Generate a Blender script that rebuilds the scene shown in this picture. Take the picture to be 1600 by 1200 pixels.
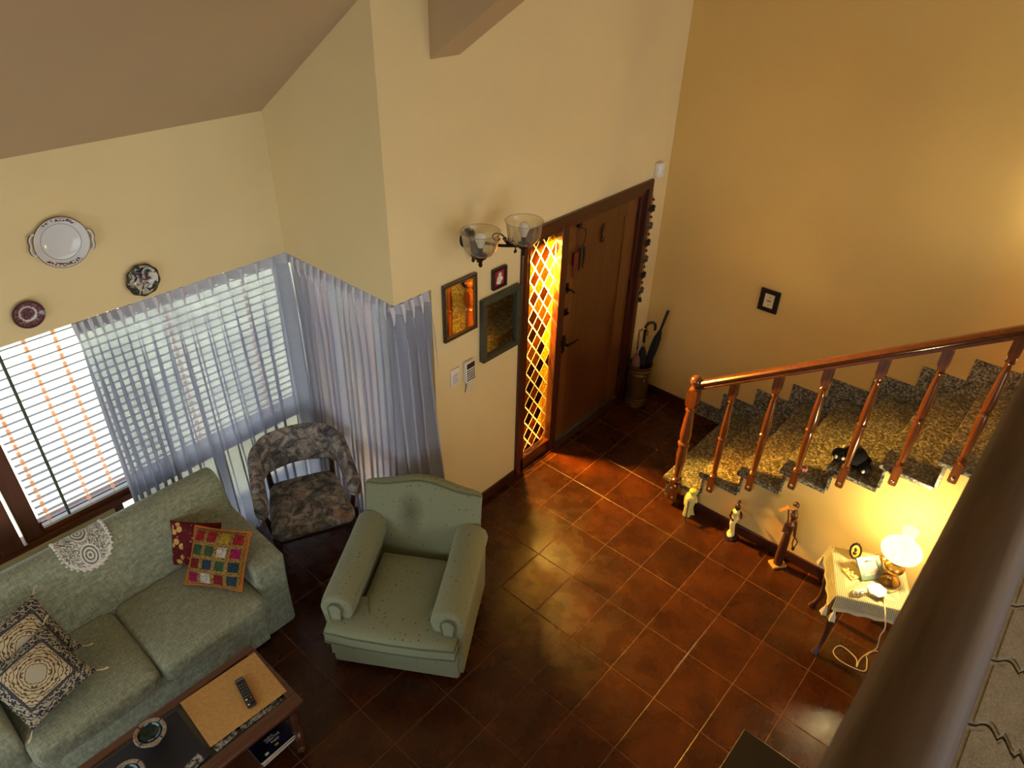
import bpy, bmesh, math, random
from mathutils import Vector, Matrix

random.seed(7)
for o in list(bpy.data.objects):
    bpy.data.objects.remove(o, do_unlink=True)
scene = bpy.context.scene
COL = scene.collection

# ------------------------------------------------------------------ camera
CAM = Vector((-3.1918, -2.1097, 3.8002))
cam_d = bpy.data.cameras.new('camera')
cam = bpy.data.objects.new('camera', cam_d)
COL.objects.link(cam)
RIGHT = Vector((0.6624205, -0.74879627, 0.02243275))
DOWN = Vector((-0.40650209, -0.38444138, -0.82883103))
FWD = Vector((0.62924966, 0.53991571, -0.5590491))
cam.matrix_world = Matrix(((RIGHT.x, -DOWN.x, -FWD.x, CAM.x),
                           (RIGHT.y, -DOWN.y, -FWD.y, CAM.y),
                           (RIGHT.z, -DOWN.z, -FWD.z, CAM.z),
                           (0, 0, 0, 1)))
cam_d.sensor_fit = 'HORIZONTAL'
cam_d.sensor_width = 36.0
cam_d.lens = 1108.08 / 1600 * 36.0
cam_d.clip_start = 0.02
cam_d.dof.use_dof = True
cam_d.dof.focus_distance = 4.2
cam_d.dof.aperture_fstop = 8.0
scene.camera = cam

# ------------------------------------------------------------------ world, sun, exposure
world = bpy.data.worlds.new('sky')
scene.world = world
world.use_nodes = True
wn = world.node_tree.nodes
bg = wn['Background']
bg.inputs['Color'].default_value = (0.86, 0.93, 1.0, 1)
bg.inputs['Strength'].default_value = 1.7

sun_d = bpy.data.lights.new('sun', 'SUN')
sun = bpy.data.objects.new('sun', sun_d)
COL.objects.link(sun)
sun_d.energy = 5.0
sun_d.angle = math.radians(1.0)
sun_d.color = (1.0, 0.95, 0.86)
sun.rotation_euler = Vector((-0.12, 0.60, 0.79)).to_track_quat('Z', 'Y').to_euler()
sun.location = (-6, 6, 8)

scene.view_settings.view_transform = 'Standard'
scene.view_settings.look = 'None'
scene.view_settings.gamma = 1.0
scene.view_settings.use_curve_mapping = False
scene.view_settings.exposure = 1.1

# strengths of the lamps built further down
LAMP_W, LAMP_C = 21.0, (1.0, 0.80, 0.37)
FILL_W = 11.0
WALL_W, WALL_E = 0.2, 7.5

# ------------------------------------------------------------------ helpers
def S(r, g, b):
    def c(x):
        x /= 255.0
        return x / 12.92 if x <= 0.04045 else ((x + 0.055) / 1.055) ** 2.4
    return (c(r), c(g), c(b), 1.0)

class NT:
    """small wrapper to write node materials briefly"""
    def __init__(s, name):
        s.m = bpy.data.materials.new(name)
        s.m.use_nodes = True
        s.t = s.m.node_tree
        s.p = s.t.nodes['Principled BSDF']
        s.out = s.t.nodes['Material Output']
    def n(s, kind, **kw):
        nd = s.t.nodes.new(kind)
        for k, v in kw.items():
            if k.startswith('i_'):
                nd.inputs[k[2:].replace('_', ' ')].default_value = v
            else:
                setattr(nd, k, v)
        return nd
    def l(s, a, b):
        s.t.links.new(a, b)
    def coord(s, scale=(1, 1, 1), kind='Object', rot=(0, 0, 0)):
        tc = s.n('ShaderNodeTexCoord')
        mp = s.n('ShaderNodeMapping')
        mp.inputs['Scale'].default_value = scale
        mp.inputs['Rotation'].default_value = rot
        s.l(tc.outputs[kind], mp.inputs['Vector'])
        return mp.outputs['Vector']
    def noise(s, vec, scale, detail=3, rough=0.55, dist=0.0):
        nd = s.n('ShaderNodeTexNoise')
        nd.inputs['Scale'].default_value = scale
        nd.inputs['Detail'].default_value = detail
        nd.inputs['Roughness'].default_value = rough
        nd.inputs['Distortion'].default_value = dist
        s.l(vec, nd.inputs['Vector'])
        return nd.outputs['Fac']
    def ramp(s, fac, stops, interp='LINEAR'):
        r = s.n('ShaderNodeValToRGB')
        r.color_ramp.interpolation = interp
        e = r.color_ramp.elements
        while len(e) < len(stops):
            e.new(0.5)
        for el, (p, c) in zip(e, stops):
            el.position = p
            el.color = c
        s.l(fac, r.inputs['Fac'])
        return r.outputs['Color']
    def mix(s, fac, a, b, mode='MIX'):
        m = s.n('ShaderNodeMix', data_type='RGBA', blend_type=mode)
        def put(sock, v):
            if hasattr(v, 'links') or hasattr(v, 'is_linked'):
                s.l(v, sock)
            else:
                sock.default_value = v
        put(m.inputs[0], fac)
        put(m.inputs[6], a)
        put(m.inputs[7], b)
        return m.outputs[2]
    def math(s, op, a, b=0.0, c=None):
        m = s.n('ShaderNodeMath', operation=op)
        for i, v in enumerate((a, b, c)):
            if v is None:
                continue
            if hasattr(v, 'is_linked'):
                s.l(v, m.inputs[i])
            else:
                m.inputs[i].default_value = v
        return m.outputs[0]
    def sep(s, vec):
        x = s.n('ShaderNodeSeparateXYZ')
        s.l(vec, x.inputs[0])
        return x.outputs
    def bump(s, h, strength=0.2, dist=0.002):
        b = s.n('ShaderNodeBump')
        b.inputs['Strength'].default_value = strength
        b.inputs['Distance'].default_value = dist
        s.l(h, b.inputs['Height'])
        s.l(b.outputs['Normal'], s.p.inputs['Normal'])
        return b
    def base(s, c):
        if hasattr(c, 'is_linked'):
            s.l(c, s.p.inputs['Base Color'])
        else:
            s.p.inputs['Base Color'].default_value = c
    def set(s, **kw):
        for k, v in kw.items():
            s.p.inputs[k.replace('_', ' ')].default_value = v
        return s

def plain(name, col, rough=0.5, metal=0.0, var=0.12, scale=30.0, bump=0.0, spec=0.5, coat=0.0):
    t = NT(name)
    v = t.coord()
    f = t.noise(v, scale, 4)
    dark = tuple(x * (1 - var) for x in col[:3]) + (1,)
    lite = tuple(min(1, x * (1 + var)) for x in col[:3]) + (1,)
    t.base(t.ramp(f, [(0.3, dark), (0.7, lite)]))
    t.set(Roughness=rough, Metallic=metal)
    t.p.inputs['Specular IOR Level'].default_value = spec
    t.p.inputs['Coat Weight'].default_value = coat
    if bump:
        t.bump(f, bump, 0.003)
    return t.m

def wood(name, dark, lite, axis='z', rough=0.3, coat=0.3, scale=1.0):
    t = NT(name)
    sc = {'x': (0.6, 9, 9), 'y': (9, 0.6, 9), 'z': (9, 9, 0.6)}[axis]
    v = t.coord(tuple(a * scale for a in sc))
    f = t.noise(v, 3.0, 6, 0.6, 1.2)
    f2 = t.noise(v, 14.0, 3, 0.5, 0.2)
    c = t.ramp(f, [(0.28, dark), (0.72, lite)])
    c = t.mix(0.25, c, t.ramp(f2, [(0.35, dark), (0.65, lite)]))
    t.base(c)
    t.set(Roughness=rough)
    t.p.inputs['Coat Weight'].default_value = coat
    t.p.inputs['Coat Roughness'].default_value = 0.15
    t.bump(f2, 0.06, 0.002)
    return t.m

class MB:
    """mesh builder: gathers shapes, build() links them as ONE mesh object"""
    def __init__(s):
        s.v = []; s.f = []
    def add(s, vs, fs):
        o = len(s.v)
        s.v += [tuple(v) for v in vs]
        s.f += [tuple(i + o for i in f) for f in fs]
        return s
    def box(s, c, d, rz=0.0, rx=0.0, ry=0.0):
        M = Matrix.Rotation(rz, 3, 'Z') @ Matrix.Rotation(ry, 3, 'Y') @ Matrix.Rotation(rx, 3, 'X')
        vs = []
        for x in (-1, 1):
            for y in (-1, 1):
                for z in (-1, 1):
                    vs.append(Vector(c) + M @ Vector((x * d[0] / 2, y * d[1] / 2, z * d[2] / 2)))
        return s.add(vs, [(0, 1, 3, 2), (4, 6, 7, 5), (0, 4, 5, 1), (2, 3, 7, 6), (0, 2, 6, 4), (1, 5, 7, 3)])
    def bb(s, x0, x1, y0, y1, z0, z1):
        return s.box(((x0 + x1) / 2, (y0 + y1) / 2, (z0 + z1) / 2), (abs(x1 - x0), abs(y1 - y0), abs(z1 - z0)))
    def tube(s, pts, r, seg=8, closed=False):
        pts = [Vector(p) for p in pts]
        n = len(pts)
        rs = r if isinstance(r, (list, tuple)) else [r] * n
        up = None
        rings = []
        for i, p in enumerate(pts):
            if closed:
                t = pts[(i + 1) % n] - pts[(i - 1) % n]
            else:
                t = pts[min(i + 1, n - 1)] - pts[max(i - 1, 0)]
            if t.length < 1e-9:
                t = Vector((0, 0, 1))
            t.normalize()
            if up is None:
                up = Vector((0, 0, 1)) if abs(t.z) < 0.9 else Vector((1, 0, 0))
            a = up - t * up.dot(t)
            if a.length < 1e-6:
                a = t.orthogonal()
            a.normalize()
            up = a
            b = t.cross(a)
            rings.append([p + (a * math.cos(2 * math.pi * k / seg) + b * math.sin(2 * math.pi * k / seg)) * rs[i] for k in range(seg)])
        vs = [v for ring in rings for v in ring]
        fs = []
        m = n if closed else n - 1
        for i in range(m):
            for k in range(seg):
                a0 = i * seg + k; a1 = i * seg + (k + 1) % seg
                b0 = ((i + 1) % n) * seg + k; b1 = ((i + 1) % n) * seg + (k + 1) % seg
                fs.append((a0, a1, b1, b0))
        if not closed:
            fs.append(tuple(reversed(range(seg))))
            fs.append(tuple((n - 1) * seg + k for k in range(seg)))
        return s.add(vs, fs)
    def cyl(s, p0, p1, r0, r1=None, seg=12):
        return s.tube([p0, p1], [r0, r0 if r1 is None else r1], seg)
    def lathe(s, prof, c=(0, 0, 0), seg=20, axis='z', cap=True, wav=None):
        vs = []
        for r, z in prof:
            for k in range(seg):
                a = 2 * math.pi * k / seg
                rr = r * (wav(a) if wav else 1)
                p = (rr * math.cos(a), rr * math.sin(a), z)
                if axis == 'y':
                    p = (p[0], -p[2], p[1])
                elif axis == 'x':
                    p = (p[2], p[0], p[1])
                vs.append((c[0] + p[0], c[1] + p[1], c[2] + p[2]))
        fs = []
        for i in range(len(prof) - 1):
            for k in range(seg):
                fs.append((i * seg + k, i * seg + (k + 1) % seg, (i + 1) * seg + (k + 1) % seg, (i + 1) * seg + k))
        if cap:
            fs.append(tuple(reversed(range(seg))))
            fs.append(tuple((len(prof) - 1) * seg + k for k in range(seg)))
        return s.add(vs, fs)
    def ball(s, c, r, seg=12, rings=8):
        rx, ry, rz = r if isinstance(r, (tuple, list)) else (r, r, r)
        vs = [(c[0], c[1], c[2] - rz)]
        for i in range(1, rings):
            th = math.pi * i / rings
            for k in range(seg):
                a = 2 * math.pi * k / seg
                vs.append((c[0] + rx * math.sin(th) * math.cos(a), c[1] + ry * math.sin(th) * math.sin(a), c[2] - rz * math.cos(th)))
        vs.append((c[0], c[1], c[2] + rz))
        fs = []
        for k in range(seg):
            fs.append((0, 1 + (k + 1) % seg, 1 + k))
            e = 1 + (rings - 2) * seg
            fs.append((e + k, e + (k + 1) % seg, len(vs) - 1))
        for i in range(rings - 2):
            for k in range(seg):
                a = 1 + i * seg
                fs.append((a + k, a + (k + 1) % seg, a + seg + (k + 1) % seg, a + seg + k))
        return s.add(vs, fs)
    def prism(s, poly, h0, h1, axis='z'):
        """poly of 2D points extruded between h0 and h1 along an axis"""
        def P(a, b, h):
            return (a, b, h) if axis == 'z' else ((h, a, b) if axis == 'x' else (a, h, b))
        n = len(poly)
        vs = [P(a, b, h0) for a, b in poly] + [P(a, b, h1) for a, b in poly]
        fs = [(i, (i + 1) % n, n + (i + 1) % n, n + i) for i in range(n)]
        fs += [tuple(reversed(range(n))), tuple(range(n, 2 * n))]
        return s.add(vs, fs)
    def grid(s, fn, nu, nv, closeu=False):
        vs = [fn(i / (nu if closeu else nu - 1), j / (nv - 1)) for i in range(nu) for j in range(nv)]
        fs = []
        for i in range(nu if closeu else nu - 1):
            for j in range(nv - 1):
                a = i * nv + j; b = ((i + 1) % nu) * nv + j
                fs.append((a, b, b + 1, a + 1))
        return s.add(vs, fs)
    def rbox(s, c, d, r=0.04, k=4, m=5, puff=(0, 0, 0), rz=0.0, rx=0.0, ry=0.0, warp=None):
        """box with rounded edges, optionally bulging outwards"""
        h = [x / 2 for x in d]
        r = min(r, min(h) * 0.98)
        def ax(i):
            t = [-h[i] + r * (1 - math.cos(math.pi / 2 * q / k)) * 1.0 for q in range(k)]
            mid = [-(h[i] - r) + 2 * (h[i] - r) * q / m for q in range(m + 1)]
            return t + mid + [-x for x in reversed(t)]
        A = [ax(0), ax(1), ax(2)]
        M = Matrix.Rotation(rz, 3, 'Z') @ Matrix.Rotation(ry, 3, 'Y') @ Matrix.Rotation(rx, 3, 'X')
        for a in range(3):
            b, e = (a + 1) % 3, (a + 2) % 3
            for sg in (-1, 1):
                nb, ne = len(A[b]), len(A[e])
                vs = []
                for u in A[b]:
                    for w in A[e]:
                        p = [0, 0, 0]
                        p[a] = sg * h[a]; p[b] = u; p[e] = w
                        inn = [max(-(h[q] - r), min(h[q] - r, p[q])) for q in range(3)]
                        dv = Vector([p[q] - inn[q] for q in range(3)])
                        if dv.length > 0:
                            dv = dv.normalized() * r
                        q3 = Vector(inn) + dv
                        for q in range(3):
                            if puff[q]:
                                f = 1.0
                                for w2 in range(3):
                                    if w2 != q:
                                        f *= max(0.0, 1 - (q3[w2] / h[w2]) ** 2)
                                q3[q] += puff[q] * f * (q3[q] / h[q])
                        if warp:
                            q3 = warp(q3)
                        vs.append(Vector(c) + M @ q3)
                fs = []
                for i in range(nb - 1):
                    for j in range(ne - 1):
                        q4 = (i * ne + j, (i + 1) * ne + j, (i + 1) * ne + j + 1, i * ne + j + 1)
                        fs.append(q4 if sg > 0 else tuple(reversed(q4)))
                s.add(vs, fs)
        return s
    def build(s, name, mat, parent=None, smooth=False, bevel=0.0, subsurf=0, weld=True, loc=None, rotz=None, solid=0.0, angle=40):
        me = bpy.data.meshes.new(name)
        me.from_pydata(s.v, [], s.f)
        bm = bmesh.new(); bm.from_mesh(me)
        if weld:
            bmesh.ops.remove_doubles(bm, verts=bm.verts, dist=1e-5)
        bmesh.ops.recalc_face_normals(bm, faces=bm.faces)
        bm.to_mesh(me); bm.free()
        if mat is not None:
            me.materials.append(mat)
        o = bpy.data.objects.new(name, me)
        COL.objects.link(o)
        if parent is not None:
            o.parent = parent
        if loc is not None:
            o.location = loc
        if rotz is not None:
            o.rotation_euler = (0, 0, rotz)
        if smooth:
            for p in me.polygons:
                p.use_smooth = True
            try:
                me.set_sharp_from_angle(angle=math.radians(angle))
            except Exception:
                pass
        if solid:
            md = o.modifiers.new('solid', 'SOLIDIFY'); md.thickness = solid; md.offset = 0
        if bevel:
            md = o.modifiers.new('bevel', 'BEVEL'); md.width = bevel; md.segments = 2
            md.limit_method = 'ANGLE'; md.angle_limit = math.radians(40)
        if subsurf:
            md = o.modifiers.new('sub', 'SUBSURF'); md.levels = subsurf; md.render_levels = subsurf
        return o

def tag(o, label=None, cat=None, group=None, kind=None):
    if label: o['label'] = label
    if cat: o['category'] = cat
    if group: o['group'] = group
    if kind: o['kind'] = kind
    return o

def thing(name, label, cat, loc=(0, 0, 0), rotz=0.0, group=None):
    o = bpy.data.objects.new(name, None)
    o.empty_display_size = 0.1
    COL.objects.link(o)
    o.location = loc
    o.rotation_euler = (0, 0, rotz)
    return tag(o, label, cat, group)

def root(name, kind='structure'):
    o = bpy.data.objects.new(name, None)
    COL.objects.link(o)
    o['kind'] = kind
    return o

def struct(o):
    o['kind'] = 'structure'
    return o

def inst(src, name, parent, loc=(0, 0, 0), rot=(0, 0, 0)):
    c = bpy.data.objects.new(name, src.data)
    COL.objects.link(c)
    c.parent = parent
    c.location = loc
    c.rotation_euler = rot
    return c

def copy_tree(o, parent=None):
    c = o.copy(); COL.objects.link(c); c.parent = parent
    for ch in list(o.children):
        copy_tree(ch, c)
    return c

def bez(pts, n=24):
    """Catmull-Rom through points"""
    P = [Vector(p) for p in pts]
    out = []
    for i in range(len(P) - 1):
        p0 = P[max(i - 1, 0)]; p1 = P[i]; p2 = P[i + 1]; p3 = P[min(i + 2, len(P) - 1)]
        k = max(2, n // (len(P) - 1))
        for q in range(k):
            t = q / k
            out.append(0.5 * ((2 * p1) + (-p0 + p2) * t + (2 * p0 - 5 * p1 + 4 * p2 - p3) * t * t + (-p0 + 3 * p1 - 3 * p2 + p3) * t ** 3))
    out.append(P[-1])
    return out
# ------------------------------------------------------------------ materials of the setting
def make_wall(name, col):
    t = NT(name)
    v = t.coord()
    f = t.noise(v, 2.2, 4)
    c = t.ramp(f, [(0.3, tuple(x * 0.95 for x in col[:3]) + (1,)), (0.7, col)])
    t.base(c)
    t.set(Roughness=0.75)
    t.p.inputs['Specular IOR Level'].default_value = 0.25
    t.bump(t.noise(v, 160.0, 2), 0.08, 0.001)
    return t.m
M_WALL = make_wall('cream_wall_paint', S(230, 209, 156))
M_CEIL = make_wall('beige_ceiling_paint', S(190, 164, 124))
M_OCHRE = make_wall('ochre_wall_tone', S(222, 186, 112))  # deeper, more saturated base tone for the right and stair walls

def make_tile():
    t = NT('terracotta_tile')
    g = t.n('ShaderNodeNewGeometry')
    oi = t.n('ShaderNodeObjectInfo')
    f = t.noise(g.outputs['Position'], 4.5, 5, 0.6, 0.6)
    f2 = t.noise(g.outputs['Position'], 40.0, 3)
    c = t.ramp(f, [(0.30, S(46, 21, 6)), (0.5, S(65, 29, 7)), (0.72, S(84, 41, 10))])
    c = t.mix(0.18, c, t.ramp(f2, [(0.3, S(46, 21, 6)), (0.7, S(84, 43, 14))]))
    k = t.math('MULTIPLY_ADD', oi.outputs['Random'], 0.35, 0.82)
    hsv = t.n('ShaderNodeHueSaturation')
    t.l(c, hsv.inputs['Color']); t.l(k, hsv.inputs['Value'])
    t.base(hsv.outputs['Color'])
    t.l(t.ramp(t.noise(g.outputs['Position'], 9.0, 4), [(0.3, (0.22, 0.22, 0.22, 1)), (0.75, (0.34, 0.34, 0.34, 1))]), t.p.inputs['Roughness'])
    t.p.inputs['Specular IOR Level'].default_value = 0.36
    t.bump(t.noise(g.outputs['Position'], 70.0, 3), 0.10, 0.002)
    return t.m
M_TILE = make_tile()
M_GROUT = plain('pinkish_grout', S(128, 86, 62), 0.9, var=0.2)
M_SKIRT = plain('dark_terracotta_skirting', S(62, 27, 14), 0.35, var=0.25, scale=12)
M_DARKWOOD = wood('mahogany_frame_wood', S(48, 18, 8), S(80, 34, 15), 'z', 0.35)
M_DARKWOODX = wood('mahogany_frame_wood_lengthwise', S(48, 18, 8), S(80, 34, 15), 'x', 0.35)
M_DOOR = wood('honey_brown_door_wood', S(86, 48, 17), S(118, 70, 27), 'z', 0.28, 0.4)
M_DOORP = wood('red_brown_door_panel', S(74, 38, 13), S(102, 56, 20), 'z', 0.28, 0.4)
M_RAIL = wood('varnished_handrail_wood', S(60, 31, 14), S(100, 54, 24), 'y', 0.18, 0.8)
M_BAL = wood('varnished_baluster_wood', S(74, 38, 16), S(116, 64, 29), 'z', 0.16, 0.9)
M_WINWOOD = wood('brown_window_wood', S(84, 40, 20), S(138, 72, 36), 'x', 0.4, 0.2)
M_WINWOODZ = wood('brown_window_stile_wood', S(78, 44, 28), S(112, 66, 42), 'z', 0.45, 0.1)
M_STEEL = plain('brushed_steel', S(150, 148, 140), 0.35, 0.9, 0.08)
M_BLACKMETAL = plain('black_iron', S(30, 24, 20), 0.4, 0.6, 0.2)
M_WHITEPL = plain('white_plastic', S(226, 222, 210), 0.4, 0, 0.03)

def make_granite():
    t = NT('speckled_granite')
    g = t.n('ShaderNodeNewGeometry')
    vo = t.n('ShaderNodeTexVoronoi', feature='F1')
    vo.inputs['Scale'].default_value = 80.0
    t.l(g.outputs['Position'], vo.inputs['Vector'])
    sep = t.n('ShaderNodeSeparateColor')
    t.l(vo.outputs['Color'], sep.inputs[0])
    c = t.ramp(sep.outputs[0], [(0.0, S(30, 30, 28)), (0.30, S(80, 78, 71)), (0.56, S(130, 126, 112)), (0.82, S(176, 172, 154))], 'CONSTANT')
    f = t.noise(g.outputs['Position'], 60.0, 3)
    c = t.mix(0.35, c, t.ramp(f, [(0.35, S(46, 44, 40)), (0.65, S(160, 154, 134))]))
    t.base(c)
    t.set(Roughness=0.32)
    return t.m
M_GRAN = make_granite()

def make_glass(name, tint=(0.95, 0.97, 0.97, 1), rough=0.0, fac=0.1):
    t = NT(name)
    t.t.nodes.remove(t.p)
    tr = t.n('ShaderNodeBsdfTransparent'); tr.inputs[0].default_value = tint
    gl = t.n('ShaderNodeBsdfGlossy'); gl.inputs['Roughness'].default_value = max(rough, 0.02)
    lw = t.n('ShaderNodeLayerWeight'); lw.inputs['Blend'].default_value = 0.25
    k = t.math('MULTIPLY_ADD', lw.outputs['Fresnel'], 0.8, fac * 0.3)
    mx = t.n('ShaderNodeMixShader')
    t.l(k, mx.inputs[0]); t.l(tr.outputs[0], mx.inputs[1]); t.l(gl.outputs[0], mx.inputs[2])
    t.l(mx.outputs[0], t.out.inputs['Surface'])
    return t.m
M_PANE = make_glass('window_pane_glass')

def make_stained(name, col, ktrans=0.45):
    t = NT(name)
    t.t.nodes.remove(t.p)
    g = t.n('ShaderNodeNewGeometry')
    f = t.noise(g.outputs['Position'], 90.0, 4)
    dk = tuple(x * 0.55 for x in col[:3]) + (1,)
    c = t.ramp(f, [(0.3, dk), (0.7, col)])
    tr = t.n('ShaderNodeBsdfTransparent'); t.l(c, tr.inputs[0])
    tl = t.n('ShaderNodeBsdfTranslucent'); t.l(c, tl.inputs[0])
    gl = t.n('ShaderNodeBsdfGlossy'); gl.inputs['Roughness'].default_value = 0.15
    m1 = t.n('ShaderNodeMixShader'); m1.inputs[0].default_value = 1 - ktrans
    t.l(tr.outputs[0], m1.inputs[1]); t.l(tl.outputs[0], m1.inputs[2])
    m2 = t.n('ShaderNodeMixShader'); m2.inputs[0].default_value = 0.05
    t.l(m1.outputs[0], m2.inputs[1]); t.l(gl.outputs[0], m2.inputs[2])
    t.l(m2.outputs[0], t.out.inputs['Surface'])
    return t.m
M_AMB_SHEET = make_stained('pale_yellow_backing_glass', (1.0, 0.86, 0.46, 1), 0.965)
M_AMB = [make_stained('orange_glass', (0.30, 0.135, 0.018, 1), 0.95),
         make_stained('dark_brown_glass', (0.10, 0.042, 0.008, 1), 0.94),
         make_stained('yellow_glass', (0.80, 0.55, 0.07, 1), 0.95),
         make_stained('russet_glass', (0.17, 0.065, 0.011, 1), 0.95)]

# ------------------------------------------------------------------ the setting
YD, YW, XS, XR = 0.664, 1.71, -0.98, 1.89      # door wall, window wall, return wall, stair-side wall
X0, Y0 = -5.2, -5.5
ZL = 1.95                                      # underside of the lintel over the curtains
SL = 0.657                                     # roof slope
def zc(y): return 2.807 + SL * (1.71 - y)

# floor and its tiles
floor = struct(MB().bb(X0 - .2, XR + .15, Y0, 1.9, -0.10, -0.0022).build('floor', M_GROUT))
TX, TY = 0.39608, 0.30
def tile_mesh(w, d):
    mb = MB()
    e = 0.003
    top = [(-w / 2 + e, -d / 2 + e), (w / 2 - e, -d / 2 + e), (w / 2 - e, d / 2 - e), (-w / 2 + e, d / 2 - e)]
    bot = [(-w / 2, -d / 2), (w / 2, -d / 2), (w / 2, d / 2), (-w / 2, d / 2)]
    vs = [(x, y, -0.004) for x, y in bot] + [(x, y, -0.0015) for x, y in bot] + [(x, y, 0) for x, y in top]
    fs = [(8, 9, 10, 11)]
    for b in (0, 4):
        for i in range(4):
            fs.append((b + i, b + (i + 1) % 4, b + 4 + (i + 1) % 4, b + 4 + i))
    return mb.add(vs, fs)
tile0 = None
for kx in range(-11, 5):
    for ky in range(-9, 6):
        x0, x1, y0, y1 = kx * TX, (kx + 1) * TX, ky * TY, (ky + 1) * TY
        pieces = []
        ya = min(y1, YD)
        xa = min(x1, XR)
        if ya - y0 > 0.03 and xa - x0 > 0.03:
            pieces.append((x0, xa, y0, ya))
        xb = min(x1, XS + 0.05)
        yb, yt = max(y0, YD), min(y1, 1.86)
        if xb - x0 > 0.03 and yt - yb > 0.03:
            if y0 < YD < y1 and xb == x1:
                pieces = [(x0, x1, y0, yt)]
            else:
                pieces.append((x0, xb, yb, yt))
        for (a, b, c, d) in pieces:
            g = 0.0042
            w, h = b - a - g, d - c - g
            full = abs(w - (TX - g)) < 1e-6 and abs(h - (TY - g)) < 1e-6
            if full and tile0 is not None:
                o = inst(tile0, 'tile', floor)
            else:
                o = tile_mesh(w, h).build('tile', M_TILE, floor)
                if full:
                    tile0 = o
            o.location = ((a + b) / 2, (c + d) / 2, 0)

# door wall, with the recess beside the curtain
w = MB()
w.bb(-0.70, 0.095, YD, 0.80, 0, 2.06)
w.bb(XS, XR, YD, 0.80, 2.06, 3.52)
w.bb(XS, -0.70, YD, 0.80, ZL, 2.06)
w.bb(1.655, XR, YD, 0.80, 0, 2.06)
w.bb(-0.86, -0.70, 0.76, 0.80, 0, ZL)
struct(w.build('wall_back', M_WALL))
# return wall over the curtain
w = MB()
w.prism([(0.80, ZL), (1.87, ZL), (1.87, zc(1.87) + .05), (0.80, zc(0.80) + .05)], XS, -0.80, 'x')
w.bb(-0.86, -0.80, 0.80, 1.87, 0, 0.07)
w.bb(-0.86, -0.80, 0.80, 0.84, 0.07, ZL)
w.bb(-0.86, -0.80, 1.60, 1.87, 0.07, ZL)
struct(w.build('wall_return', M_WALL))
# window wall
w = MB()
w.prism([(YW, ZL), (1.87, ZL), (1.87, zc(1.87) + .05), (YW, zc(YW) + .05)], X0, XS, 'x')
w.bb(X0, -2.36, 1.87, 2.0, 0, 0.60).bb(-2.36, -0.80, 1.87, 2.0, 0, 0.07)
w.bb(X0, -0.80, 1.87, 2.0, ZL, 2.62)
struct(w.build('wall_front', M_WALL))
# stair-side wall
w = MB().prism([(0.80, 0), (0.80, zc(0.80) + .05), (-1.6, zc(-1.6) + .05), (Y0, 4.05), (Y0, 0)], XR, XR + .15, 'x')
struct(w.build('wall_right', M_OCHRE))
# the rest of the room, behind the camera
w = MB().prism([(2.0, 2.4), (2.0, zc(2.0) + .05), (-1.6, zc(-1.6) + .05), (Y0, 4.05), (Y0, 2.4)], X0 - .15, X0, 'x')
w.bb(X0 - .15, X0, 1.3, 2.0, 0, 2.4).bb(X0 - .15, X0, Y0, -1.6, 0, 2.4).bb(X0 - .15, X0, -1.6, 1.3, 0, .75).bb(X0 - .15, X0, -1.6, 1.3, 2.05, 2.4)  # the unseen opening in this wall is assumed, added to admit fill daylight
struct(w.build('wall_left', M_WALL))
w = MB().bb(X0 - .15, XR + .15, Y0 - .15, Y0, 3.95, 4.1).bb(X0 - .15, -4.9, Y0 - .15, Y0, 0, 3.95).bb(1.5, XR + .15, Y0 - .15, Y0, 0, 3.95)
w.bb(-4.9, 1.5, Y0 - .15, Y0, 2.05, 2.5).bb(-1.2, 1.5, Y0 - .15, Y0, 0, 2.05)  # both unseen rear openings are assumed, added to let in neutral fill daylight
struct(w.build('wall_rear', M_WALL))
# sloping ceiling / roof; unseen eave added to keep sun off the windows
w = MB().prism([(3.0, zc(3.0)), (-1.6, zc(-1.6)), (Y0, 4.0), (Y0, 4.16), (-1.6, zc(-1.6) + .2), (3.0, zc(3.0) + .16)], X0 - .2, XR + .4, 'x')
struct(w.build('ceiling', M_CEIL))
# rafter running up from the door wall
b0 = 3.17
w = MB().prism([(YD, b0), (-1.6, b0 + SL * (YD + 1.6)), (-1.6, zc(-1.6)), (YD, zc(YD) + .03)], -0.638, -0.435, 'x')
struct(w.build('trim_1', M_CEIL))

# skirting along the walls: single tiles
def skirting(name, pieces):
    r = root(name)
    for (a, b, c, d) in pieces:
        MB().bb(a, b, c, d, 0, 0.085).build('skirting_tile', M_SKIRT, r, bevel=0.004)
skirting('baseboard_back', [(-0.70 + .396 * i + .002, min(-0.70 + .396 * (i + 1), 0.088), YD - 0.014, YD, ) for i in range(2)] + [(1.665, XR - .015, YD - .014, YD)])
skirting('baseboard_right', [(XR - .014, XR, max(0.055, YD - .014 - .3 * (i + 1)) + .002, YD - .014 - .3 * i) for i in range(2)])
NST = 13
def sy(n): return -0.06 - 0.27 * n
skirting('baseboard_stair', [(0.746, 0.76, -0.40 - .396 * (i + 1) + .002, -0.40 - .396 * i) for i in range(7)])

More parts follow.
